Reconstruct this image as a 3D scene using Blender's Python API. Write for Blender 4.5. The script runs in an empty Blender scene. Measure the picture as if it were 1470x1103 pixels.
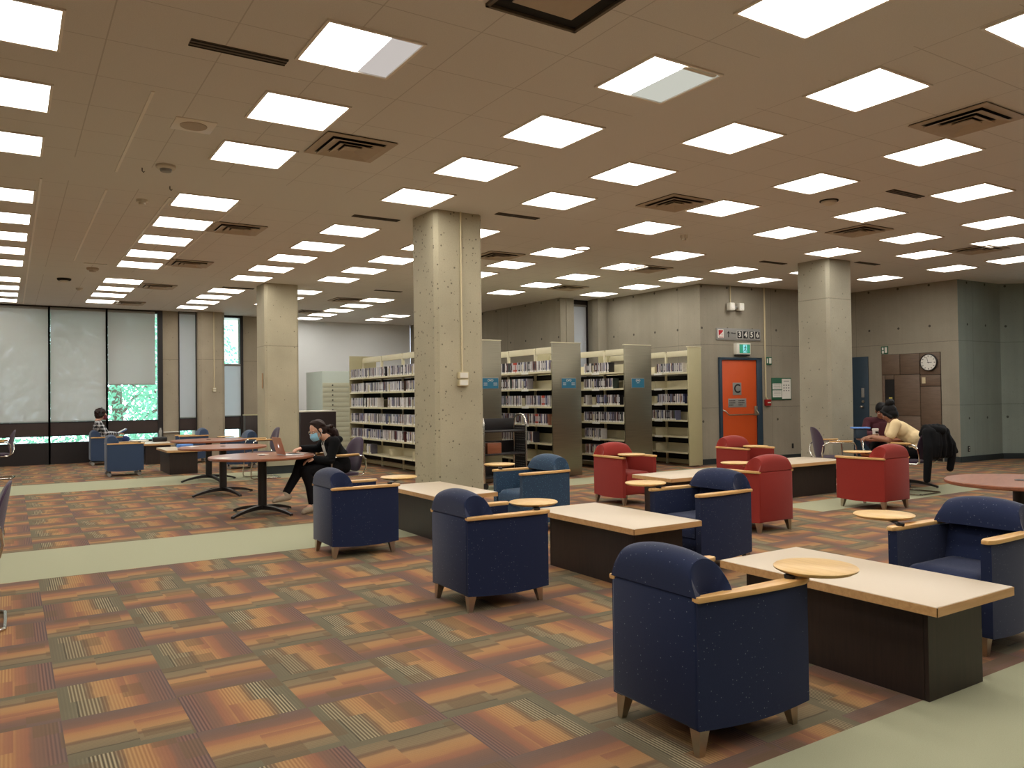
import bpy, bmesh, math, random
from math import sin, cos, pi, radians, sqrt, atan2
from mathutils import Vector, Matrix

random.seed(7)
SC = bpy.context.scene
COL = SC.collection

# ------------------------------------------------------------------ camera, world, exposure
EYE = 1.37                     # camera height
CEIL = 3.516                   # ceiling height
yaw, pitch, roll = radians(32.51485), radians(0.91416), radians(-0.71819)
fw = Vector((sin(yaw)*cos(pitch), cos(yaw)*cos(pitch), sin(pitch)))
rt = Vector((cos(yaw), -sin(yaw), 0))
up = rt.cross(fw)
rt2 = rt*cos(roll) + up*sin(roll)
up2 = -rt*sin(roll) + up*cos(roll)
cam = bpy.data.cameras.new('camera')
cam.sensor_width = 36.0
cam.lens = 1132.884*36/1470
cam.clip_start = 0.05
cam.clip_end = 400
camo = bpy.data.objects.new('camera', cam)
COL.objects.link(camo)
camo.matrix_world = Matrix(((rt2.x, up2.x, -fw.x, 0), (rt2.y, up2.y, -fw.y, 0),
                            (rt2.z, up2.z, -fw.z, EYE), (0, 0, 0, 1)))
SC.camera = camo

world = bpy.data.worlds.new('sky')
SC.world = world
world.use_nodes = True
bg = world.node_tree.nodes['Background']
bg.inputs[0].default_value = (0.80, 0.90, 1.0, 1)
bg.inputs[1].default_value = 9.0
SC.view_settings.view_transform = 'Standard'
SC.view_settings.look = 'None'
SC.view_settings.gamma = 1
SC.view_settings.use_curve_mapping = False
SC.view_settings.exposure = 0.0
SC.cycles.use_light_tree = True
SC.cycles.max_bounces = 8
SC.cycles.diffuse_bounces = 5
SC.cycles.glossy_bounces = 3
SC.cycles.transparent_max_bounces = 12
SC.cycles.sample_clamp_indirect = 6
SC.cycles.use_denoising = True
PANEL_POWER = 10.2
PANEL_COLOUR = (1.0, 0.965, 0.89)

# ------------------------------------------------------------------ materials
def srgb(r, g, b):
    f = lambda c: (c/255/12.92) if c/255 <= 0.04045 else ((c/255+0.055)/1.055)**2.4
    return (f(r), f(g), f(b), 1)

def newmat(name):
    m = bpy.data.materials.new(name)
    m.use_nodes = True
    nt = m.node_tree
    return m, nt, nt.nodes['Principled BSDF']

def N(nt, kind, **kw):
    n = nt.nodes.new(kind)
    for k, v in kw.items():
        if k.startswith('i'):
            n.inputs[int(k[1:])].default_value = v
        else:
            setattr(n, k, v)
    return n

def M(nt, op, a, b=None, c=None):
    n = nt.nodes.new('ShaderNodeMath')
    n.operation = op
    for i, v in enumerate((a, b, c)):
        if v is None:
            continue
        if isinstance(v, (int, float)):
            n.inputs[i].default_value = v
        else:
            nt.links.new(v, n.inputs[i])
    return n.outputs[0]

def mixc(nt, fac, a, b, blend='MIX'):
    n = nt.nodes.new('ShaderNodeMix')
    n.data_type = 'RGBA'
    n.blend_type = blend
    for s, v in ((n.inputs[0], fac), (n.inputs[6], a), (n.inputs[7], b)):
        if isinstance(v, (int, float)):
            s.default_value = v
        elif isinstance(v, tuple):
            s.default_value = v
        else:
            nt.links.new(v, s)
    return n.outputs[2]

def mat(name, col, rough=0.6, metal=0.0, noise=0.0, scale=20.0, bump=0.0, stretch=None, spec=0.5, sheen=0.0):
    m, nt, b = newmat(name)
    b.inputs['Base Color'].default_value = col
    b.inputs['Roughness'].default_value = rough
    b.inputs['Metallic'].default_value = metal
    b.inputs['Specular IOR Level'].default_value = spec
    if sheen:
        b.inputs['Sheen Weight'].default_value = sheen
    if noise or bump:
        tc = N(nt, 'ShaderNodeTexCoord')
        src = tc.outputs['Object']
        if stretch:
            mp = N(nt, 'ShaderNodeMapping')
            mp.inputs['Scale'].default_value = stretch
            nt.links.new(src, mp.inputs[0])
            src = mp.outputs[0]
        nz = N(nt, 'ShaderNodeTexNoise')
        nz.inputs['Scale'].default_value = scale
        nz.inputs['Detail'].default_value = 4
        nt.links.new(src, nz.inputs['Vector'])
        if noise:
            lo = tuple(c*(1-noise) for c in col[:3]) + (1,)
            hi = tuple(min(1, c*(1+noise)) for c in col[:3]) + (1,)
            nt.links.new(mixc(nt, nz.outputs[0], lo, hi), b.inputs['Base Color'])
        if bump:
            bp = N(nt, 'ShaderNodeBump')
            bp.inputs['Strength'].default_value = bump
            bp.inputs['Distance'].default_value = 0.004
            nt.links.new(nz.outputs[0], bp.inputs['Height'])
            nt.links.new(bp.outputs[0], b.inputs['Normal'])
    return m

def emit(name, col, power):
    m, nt, b = newmat(name)
    b.inputs['Base Color'].default_value = (0.04, 0.04, 0.04, 1)
    b.inputs['Emission Color'].default_value = col + (1,) if len(col) == 3 else col
    b.inputs['Emission Strength'].default_value = power
    return m

def fabric(name, base, fleck, dot_scale, size, amount=0.6):
    """woven upholstery with small lighter flecks"""
    m, nt, b = newmat(name)
    tc = N(nt, 'ShaderNodeTexCoord')
    vo = N(nt, 'ShaderNodeTexVoronoi')
    vo.inputs['Scale'].default_value = dot_scale
    vo.inputs['Randomness'].default_value = 0.75
    nt.links.new(tc.outputs['Object'], vo.inputs['Vector'])
    spot = M(nt, 'LESS_THAN', vo.outputs['Distance'], size)
    nz = N(nt, 'ShaderNodeTexNoise')
    nz.inputs['Scale'].default_value = 420
    nt.links.new(tc.outputs['Object'], nz.inputs['Vector'])
    lo = tuple(c*0.75 for c in base[:3]) + (1,)
    hi = tuple(c*1.3 for c in base[:3]) + (1,)
    w = mixc(nt, nz.outputs[0], lo, hi)
    nt.links.new(mixc(nt, M(nt, 'MULTIPLY', spot, amount), w, fleck), b.inputs['Base Color'])
    bp = N(nt, 'ShaderNodeBump')
    bp.inputs['Strength'].default_value = 0.25
    bp.inputs['Distance'].default_value = 0.002
    nt.links.new(nz.outputs[0], bp.inputs['Height'])
    nt.links.new(bp.outputs[0], b.inputs['Normal'])
    b.inputs['Roughness'].default_value = 0.85
    b.inputs['Specular IOR Level'].default_value = 0.25
    b.inputs['Sheen Weight'].default_value = 0.25
    b.inputs['Sheen Roughness'].default_value = 0.4
    return m

def concrete(name, tint, pits=0.5, joint=None, holes=False, streak=0.0, pit_scale=16, pit_size=0.21):
    m, nt, b = newmat(name)
    tc = N(nt, 'ShaderNodeTexCoord')
    geo = N(nt, 'ShaderNodeNewGeometry')
    pos = geo.outputs['Position']
    n1 = N(nt, 'ShaderNodeTexNoise')
    n1.inputs['Scale'].default_value = 1.6
    n1.inputs['Detail'].default_value = 6
    nt.links.new(pos, n1.inputs['Vector'])
    n2 = N(nt, 'ShaderNodeTexNoise')
    n2.inputs['Scale'].default_value = 60
    n2.inputs['Detail'].default_value = 3
    nt.links.new(pos, n2.inputs['Vector'])
    lo = tuple(c*0.74 for c in tint[:3]) + (1,)
    hi = tuple(min(1, c*1.22) for c in tint[:3]) + (1,)
    col = mixc(nt, n1.outputs[0], lo, hi)
    col = mixc(nt, M(nt, 'MULTIPLY', M(nt, 'SUBTRACT', n2.outputs[0], 0.35), 0.45), col, tuple(c*0.55 for c in tint[:3]) + (1,))
    # bug holes
    vo = N(nt, 'ShaderNodeTexVoronoi')
    vo.inputs['Scale'].default_value = pit_scale
    nt.links.new(pos, vo.inputs['Vector'])
    sep = N(nt, 'ShaderNodeSeparateColor')
    nt.links.new(vo.outputs['Color'], sep.inputs[0])
    rad = M(nt, 'MULTIPLY', M(nt, 'POWER', sep.outputs[0], 2.4), pit_size)
    pit = M(nt, 'LESS_THAN', vo.outputs['Distance'], rad)
    col = mixc(nt, M(nt, 'MULTIPLY', pit, pits), col, tuple(c*0.30 for c in tint[:3]) + (1,))
    if streak:
        mp = N(nt, 'ShaderNodeMapping')
        mp.inputs['Scale'].default_value = (9, 9, 0.35)
        nt.links.new(pos, mp.inputs[0])
        n3 = N(nt, 'ShaderNodeTexNoise')
        n3.inputs['Scale'].default_value = 1
        n3.inputs['Detail'].default_value = 5
        nt.links.new(mp.outputs[0], n3.inputs['Vector'])
        col = mixc(nt, M(nt, 'MULTIPLY', n3.outputs[0], streak), col, tuple(c*0.62 for c in tint[:3]) + (1,))
    sp = N(nt, 'ShaderNodeSeparateXYZ')
    nt.links.new(pos, sp.inputs[0])
    for z in (joint or ()):
        wob = M(nt, 'MULTIPLY', M(nt, 'SUBTRACT', n2.outputs[0], 0.5), 0.02)
        d = M(nt, 'ABSOLUTE', M(nt, 'SUBTRACT', M(nt, 'ADD', sp.outputs[2], wob), z))
        col = mixc(nt, M(nt, 'MULTIPLY', M(nt, 'LESS_THAN', d, 0.006), 0.55), col, tuple(c*0.35 for c in tint[:3]) + (1,))
    if holes:
        # form-tie holes on the u (along the wall) / z lattice held in the UV map
        uv = N(nt, 'ShaderNodeUVMap')
        s2 = N(nt, 'ShaderNodeSeparateXYZ')
        nt.links.new(uv.outputs[0], s2.inputs[0])
        fu = M(nt, 'SUBTRACT', M(nt, 'FRACT', M(nt, 'DIVIDE', s2.outputs[0], 0.64)), 0.5)
        du = M(nt, 'MULTIPLY', fu, 0.64)
        tot = None
        for z in (0.84, 2.66, 3.47):
            dz = M(nt, 'SUBTRACT', s2.outputs[1], z)
            d = M(nt, 'SQRT', M(nt, 'ADD', M(nt, 'MULTIPLY', du, du), M(nt, 'MULTIPLY', dz, dz)))
            h = M(nt, 'LESS_THAN', d, 0.024)
            tot = h if tot is None else M(nt, 'MAXIMUM', tot, h)
        col = mixc(nt, M(nt, 'MULTIPLY', tot, 0.85), col, tuple(c*0.12 for c in tint[:3]) + (1,))
        # panel joints every 2.44 m along the wall
        fj = M(nt, 'ABSOLUTE', M(nt, 'SUBTRACT', M(nt, 'FRACT', M(nt, 'DIVIDE', M(nt, 'ADD', s2.outputs[0], 0.7), 2.4)), 0.5))
        col = mixc(nt, M(nt, 'MULTIPLY', M(nt, 'LESS_THAN', fj, 0.0022), 0.5), col, tuple(c*0.4 for c in tint[:3]) + (1,))
    nt.links.new(col, b.inputs['Base Color'])
    b.inputs['Roughness'].default_value = 0.8
    b.inputs['Specular IOR Level'].default_value = 0.3
    bp = N(nt, 'ShaderNodeBump')
    bp.inputs['Strength'].default_value = 0.35
    bp.inputs['Distance'].default_value = 0.006
    hgt = M(nt, 'SUBTRACT', M(nt, 'MULTIPLY', n2.outputs[0], 0.4), M(nt, 'MULTIPLY', pit, 0.8))
    nt.links.new(hgt, bp.inputs['Height'])
    nt.links.new(bp.outputs[0], b.inputs['Normal'])
    return m

def ramp(nt, fac, stops, interp='LINEAR'):
    r = nt.nodes.new('ShaderNodeValToRGB')
    cr = r.color_ramp
    cr.interpolation = interp
    while len(cr.elements) < len(stops):
        cr.elements.new(0.5)
    for e, (p, c) in zip(cr.elements, stops):
        e.position = p
        e.color = c if len(c) == 4 else tuple(c) + (1,)
    nt.links.new(fac, r.inputs[0])
    return r.outputs[0]

def carpet_material():
    def srgb(r, g, b_, f=globals()['srgb']):          # yarn colours
        c = f(r, g, b_)
        return (c[0]*0.77, c[1]*0.84, c[2]*0.90, 1)
    m, nt, b = newmat('carpet_tiles')
    geo = N(nt, 'ShaderNodeNewGeometry')
    sp = N(nt, 'ShaderNodeSeparateXYZ')
    nt.links.new(geo.outputs['Position'], sp.inputs[0])
    X, Y = sp.outputs[0], sp.outputs[1]
    tx = M(nt, 'DIVIDE', M(nt, 'SUBTRACT', X, 0.187-0.464*40), 0.464)
    ty = M(nt, 'DIVIDE', M(nt, 'SUBTRACT', Y, 3.93-0.458*40), 0.458)
    ix, iy = M(nt, 'FLOOR', tx), M(nt, 'FLOOR', ty)
    fx, fy = M(nt, 'FRACT', tx), M(nt, 'FRACT', ty)
    par = M(nt, 'MODULO', M(nt, 'ADD', ix, iy), 2.0)          # 0: bands run along Y, 1: along X
    cmb = N(nt, 'ShaderNodeCombineXYZ')
    nt.links.new(ix, cmb.inputs[0])
    nt.links.new(iy, cmb.inputs[1])
    wn = N(nt, 'ShaderNodeTexWhiteNoise')
    wn.noise_dimensions = '2D'
    nt.links.new(cmb.outputs[0], wn.inputs['Vector'])
    sc = N(nt, 'ShaderNodeSeparateColor')
    nt.links.new(wn.outputs['Color'], sc.inputs[0])
    r1, r2, r3 = sc.outputs[0], sc.outputs[1], sc.outputs[2]
    mixf = lambda f, a, c: M(nt, 'ADD', M(nt, 'MULTIPLY', a, M(nt, 'SUBTRACT', 1.0, f)), M(nt, 'MULTIPLY', c, f))
    u0 = mixf(par, fx, fy)
    v0 = mixf(par, fy, fx)
    flip = M(nt, 'GREATER_THAN', r1, mixf(par, 0.72, 0.85) if False else 0.76)
    u = M(nt, 'ABSOLUTE', M(nt, 'SUBTRACT', flip, u0))
    flip2 = M(nt, 'GREATER_THAN', r2, 0.5)
    v = M(nt, 'ABSOLUTE', M(nt, 'SUBTRACT', flip2, v0))
    # soft dyed wobble along the yarn
    nz = N(nt, 'ShaderNodeTexNoise')
    nz.inputs['Scale'].default_value = 6
    nz.inputs['Detail'].default_value = 3
    nt.links.new(geo.outputs['Position'], nz.inputs['Vector'])
    us = M(nt, 'ADD', u, M(nt, 'MULTIPLY', M(nt, 'SUBTRACT', nz.outputs[0], 0.5), 0.06))
    # a part of the tile is stepped sideways by one block
    blk = M(nt, 'MULTIPLY', M(nt, 'GREATER_THAN', v, M(nt, 'ADD', M(nt, 'MULTIPLY', r3, 0.35), 0.40)),
            M(nt, 'MULTIPLY', M(nt, 'GREATER_THAN', u, 0.10), M(nt, 'LESS_THAN', u, 0.62)))
    us = M(nt, 'ADD', us, M(nt, 'MULTIPLY', blk, 0.10))
    base = ramp(nt, us, [
        (0.00, srgb(120, 108, 84)), (0.13, srgb(124, 111, 86)), (0.145, srgb(92, 80, 62)), (0.17, srgb(138, 116, 86)),
        (0.33, srgb(146, 120, 88)), (0.36, srgb(128, 100, 76)), (0.40, srgb(138, 104, 76)), (0.43, srgb(184, 138, 92)), (0.53, srgb(188, 136, 88)),
        (0.62, srgb(182, 126, 84)), (0.65, srgb(170, 114, 82)), (0.73, srgb(160, 106, 80)), (0.76, srgb(140, 102, 82)), (0.86, srgb(130, 98, 82)), (1.00, srgb(122, 98, 86))])
    light = ramp(nt, us, [
        (0.00, srgb(132, 120, 94)), (0.12, srgb(186, 172, 138)), (0.34, srgb(200, 180, 140)),
        (0.40, srgb(214, 166, 106)), (0.60, srgb(214, 158, 100)), (0.72, srgb(176, 110, 80)), (1.0, srgb(146, 110, 98))])
    dark = ramp(nt, us, [
        (0.00, srgb(104, 94, 74)), (0.10, srgb(66, 66, 54)), (0.34, srgb(78, 72, 58)),
        (0.42, srgb(162, 112, 70)), (0.64, srgb(158, 100, 66)), (0.86, srgb(104, 66, 66)), (1.0, srgb(88, 62, 68))])
    amp = ramp(nt, us, [
        (0.00, (0.1,)*3), (0.13, (0.15,)*3), (0.15, (1,)*3), (0.33, (1,)*3), (0.36, (0.25,)*3), (0.415, (0.6,)*3),
        (0.60, (0.6,)*3), (0.64, (0.12,)*3), (0.84, (0.15,)*3), (0.88, (0.8,)*3), (1.0, (0.7,)*3)])
    wave = M(nt, 'SINE', M(nt, 'MULTIPLY', u, 2*pi*32))
    pos_ = M(nt, 'MAXIMUM', wave, 0.0)
    neg_ = M(nt, 'MAXIMUM', M(nt, 'MULTIPLY', wave, -1.0), 0.0)
    ampf = M(nt, 'MULTIPLY', amp, mixf(par, M(nt, 'ADD', M(nt, 'MULTIPLY', r2, 0.5), 0.5), 0.10))
    col = mixc(nt, M(nt, 'MULTIPLY', pos_, ampf), base, light)
    col = mixc(nt, M(nt, 'MULTIPLY', neg_, ampf), col, dark)
    cell = N(nt, 'ShaderNodeCombineXYZ')
    nt.links.new(M(nt, 'FLOOR', M(nt, 'ADD', M(nt, 'MULTIPLY', u, 5.0), r2)), cell.inputs[0])
    nt.links.new(M(nt, 'FLOOR', M(nt, 'ADD', M(nt, 'MULTIPLY', v, 2.6), r3)), cell.inputs[1])
    nt.links.new(M(nt, 'ADD', M(nt, 'MULTIPLY', ix, 7.0), M(nt, 'MULTIPLY', iy, 13.0)), cell.inputs[2])
    w2 = N(nt, 'ShaderNodeTexWhiteNoise')
    w2.noise_dimensions = '3D'
    nt.links.new(cell.outputs[0], w2.inputs['Vector'])
    col = mixc(nt, M(nt, 'MULTIPLY', M(nt, 'GREATER_THAN', w2.outputs['Value'], 0.86), 0.55), col, srgb(122, 96, 70))
    col = mixc(nt, M(nt, 'MULTIPLY', r3, 0.16), col, srgb(120, 92, 72))
    # plain sage carpet strips
    def band(lo, hi, xl, xh):
        a = M(nt, 'MULTIPLY', M(nt, 'GREATER_THAN', Y, lo), M(nt, 'LESS_THAN', Y, hi))
        return M(nt, 'MULTIPLY', a, M(nt, 'MULTIPLY', M(nt, 'GREATER_THAN', X, xl), M(nt, 'LESS_THAN', X, xh)))
    g = None
    for s in ((0.66, 2.0, -9, 7.3), (7.15, 8.56, -9, 4.7), (13.82, 15.38, -9, 5.6), (5.77, 6.40, 7.9, 30), (9.72, 10.48, 5.0, 11.3)):
        k = band(*s)
        g = k if g is None else M(nt, 'MAXIMUM', g, k)
    fine = N(nt, 'ShaderNodeTexNoise')
    fine.inputs['Scale'].default_value = 260
    fine.inputs['Detail'].default_value = 2
    nt.links.new(geo.outputs['Position'], fine.inputs['Vector'])
    sage = mixc(nt, fine.outputs[0], srgb(160, 152, 120), srgb(210, 203, 166))
    col = mixc(nt, g, col, sage)
    col = mixc(nt, M(nt, 'MULTIPLY', M(nt, 'SUBTRACT', fine.outputs[0], 0.35), 0.35), col, (0.05, 0.04, 0.03, 1))
    nt.links.new(col, b.inputs['Base Color'])
    b.inputs['Roughness'].default_value = 0.92
    b.inputs['Specular IOR Level'].default_value = 0.2
    bp = N(nt, 'ShaderNodeBump')
    bp.inputs['Strength'].default_value = 0.3
    bp.inputs['Distance'].default_value = 0.003
    nt.links.new(fine.outputs[0], bp.inputs['Height'])
    nt.links.new(bp.outputs[0], b.inputs['Normal'])
    return m

def ceiling_material():
    m, nt, b = newmat('ceiling_tile')
    geo = N(nt, 'ShaderNodeNewGeometry')
    sp = N(nt, 'ShaderNodeSeparateXYZ')
    nt.links.new(geo.outputs['Position'], sp.inputs[0])
    X, Y = sp.outputs[0], sp.outputs[1]
    def line(v, off, per, w):
        f = M(nt, 'FRACT', M(nt, 'DIVIDE', M(nt, 'SUBTRACT', v, off-per*40), per))
        return M(nt, 'LESS_THAN', M(nt, 'ABSOLUTE', M(nt, 'SUBTRACT', f, 0.5)), w/per)
    lx = line(X, 0.49-0.31, 0.62, 0.004)
    ly = line(Y, 3.36-0.305, 0.61, 0.004)
    bandm = M(nt, 'LESS_THAN', M(nt, 'FRACT', M(nt, 'DIVIDE', M(nt, 'SUBTRACT', Y, 8.0-0.15-66), 6.6)), 0.13)
    bandx = M(nt, 'LESS_THAN', M(nt, 'FRACT', M(nt, 'DIVIDE', M(nt, 'SUBTRACT', X, 4.05-69.4), 6.94)), 0.10)
    solid = M(nt, 'MAXIMUM', bandm, bandx)
    ln = M(nt, 'MULTIPLY', M(nt, 'MAXIMUM', lx, ly), M(nt, 'SUBTRACT', 1.0, solid))
    nz = N(nt, 'ShaderNodeTexNoise')
    nz.inputs['Scale'].default_value = 180
    nz.inputs['Detail'].default_value = 2
    nt.links.new(geo.outputs['Position'], nz.inputs['Vector'])
    col = mixc(nt, nz.outputs[0], srgb(208, 204, 198), srgb(232, 228, 222))
    col = mixc(nt, M(nt, 'MULTIPLY', ln, 0.30), col, srgb(110, 92, 76))
    nt.links.new(col, b.inputs['Base Color'])
    b.inputs['Roughness'].default_value = 0.9
    b.inputs['Specular IOR Level'].default_value = 0.2
    return m

def steel_material(name):
    m, nt, b = newmat(name)
    tc = N(nt, 'ShaderNodeTexCoord')
    mp = N(nt, 'ShaderNodeMapping')
    mp.inputs['Scale'].default_value = (1.5, 1.5, 220)
    nt.links.new(tc.outputs['Object'], mp.inputs[0])
    nz = N(nt, 'ShaderNodeTexNoise')
    nz.inputs['Scale'].default_value = 1
    nz.inputs['Detail'].default_value = 3
    nt.links.new(mp.outputs[0], nz.inputs['Vector'])
    nt.links.new(mixc(nt, nz.outputs[0], srgb(112, 107, 92), srgb(150, 144, 126)), b.inputs['Base Color'])
    b.inputs['Metallic'].default_value = 0.85
    b.inputs['Roughness'].default_value = 0.36
    b.inputs['Anisotropic'].default_value = 0.6
    return m

def wood(name, a, c, scale=(3, 40, 40), rough=0.35):
    m, nt, b = newmat(name)
    tc = N(nt, 'ShaderNodeTexCoord')
    mp = N(nt, 'ShaderNodeMapping')
    mp.inputs['Scale'].default_value = scale
    nt.links.new(tc.outputs['Object'], mp.inputs[0])
    nz = N(nt, 'ShaderNodeTexNoise')
    nz.inputs['Scale'].default_value = 1.2
    nz.inputs['Detail'].default_value = 5
    nz.inputs['Distortion'].default_value = 0.6
    nt.links.new(mp.outputs[0], nz.inputs['Vector'])
    nt.links.new(ramp(nt, nz.outputs[0], [(0.3, a), (0.7, c)]), b.inputs['Base Color'])
    b.inputs['Roughness'].default_value = rough
    return m

def blind_material(name, see, tint):
    m, nt, b = newmat(name)
    out = nt.nodes['Material Output']
    b.inputs['Base Color'].default_value = tint
    b.inputs['Roughness'].default_value = 0.9
    tl = N(nt, 'ShaderNodeBsdfTranslucent')
    tl.inputs[0].default_value = tint
    tr = N(nt, 'ShaderNodeBsdfTransparent')
    m1 = N(nt, 'ShaderNodeMixShader')
    m1.inputs[0].default_value = 0.5
    nt.links.new(b.outputs[0], m1.inputs[1])
    nt.links.new(tl.outputs[0], m1.inputs[2])
    m2 = N(nt, 'ShaderNodeMixShader')
    m2.inputs[0].default_value = see
    nt.links.new(m1.outputs[0], m2.inputs[1])
    nt.links.new(tr.outputs[0], m2.inputs[2])
    nt.links.new(m2.outputs[0], out.inputs[0])
    return m

def glass_material():
    m, nt, b = newmat('window_glass')
    out = nt.nodes['Material Output']
    gl = N(nt, 'ShaderNodeBsdfGlossy')
    gl.inputs['Roughness'].default_value = 0.02
    tr = N(nt, 'ShaderNodeBsdfTransparent')
    tr.inputs[0].default_value = (0.86, 0.93, 0.92, 1)
    fr = N(nt, 'ShaderNodeFresnel')
    mx = N(nt, 'ShaderNodeMixShader')
    nt.links.new(M(nt, 'MULTIPLY', fr.outputs[0], 0.5), mx.inputs[0])
    nt.links.new(tr.outputs[0], mx.inputs[1])
    nt.links.new(gl.outputs[0], mx.inputs[2])
    nt.links.new(mx.outputs[0], out.inputs[0])
    return m

def plaid_material():
    m, nt, b = newmat('plaid_cloth')
    tc = N(nt, 'ShaderNodeTexCoord')
    sp = N(nt, 'ShaderNodeSeparateXYZ')
    nt.links.new(tc.outputs['Object'], sp.inputs[0])
    st = lambda o: M(nt, 'LESS_THAN', M(nt, 'FRACT', M(nt, 'MULTIPLY', o, 13.0)), 0.35)
    k = M(nt, 'MULTIPLY', M(nt, 'ADD', st(sp.outputs[2]), st(M(nt, 'ADD', sp.outputs[0], sp.outputs[1]))), 0.5)
    nt.links.new(mixc(nt, k, srgb(34, 36, 44), srgb(205, 205, 208)), b.inputs['Base Color'])
    b.inputs['Roughness'].default_value = 0.9
    return m

def leaf_material():
    m, nt, b = newmat('leaf_green')
    out = nt.nodes['Material Output']
    b.inputs['Base Color'].default_value = srgb(110, 160, 136)
    b.inputs['Roughness'].default_value = 0.5
    tl = N(nt, 'ShaderNodeBsdfTranslucent')
    tl.inputs[0].default_value = srgb(116, 168, 130)
    mx = N(nt, 'ShaderNodeMixShader')
    mx.inputs[0].default_value = 0.45
    nt.links.new(b.outputs[0], mx.inputs[1])
    nt.links.new(tl.outputs[0], mx.inputs[2])
    nt.links.new(mx.outputs[0], out.inputs[0])
    return m

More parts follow.
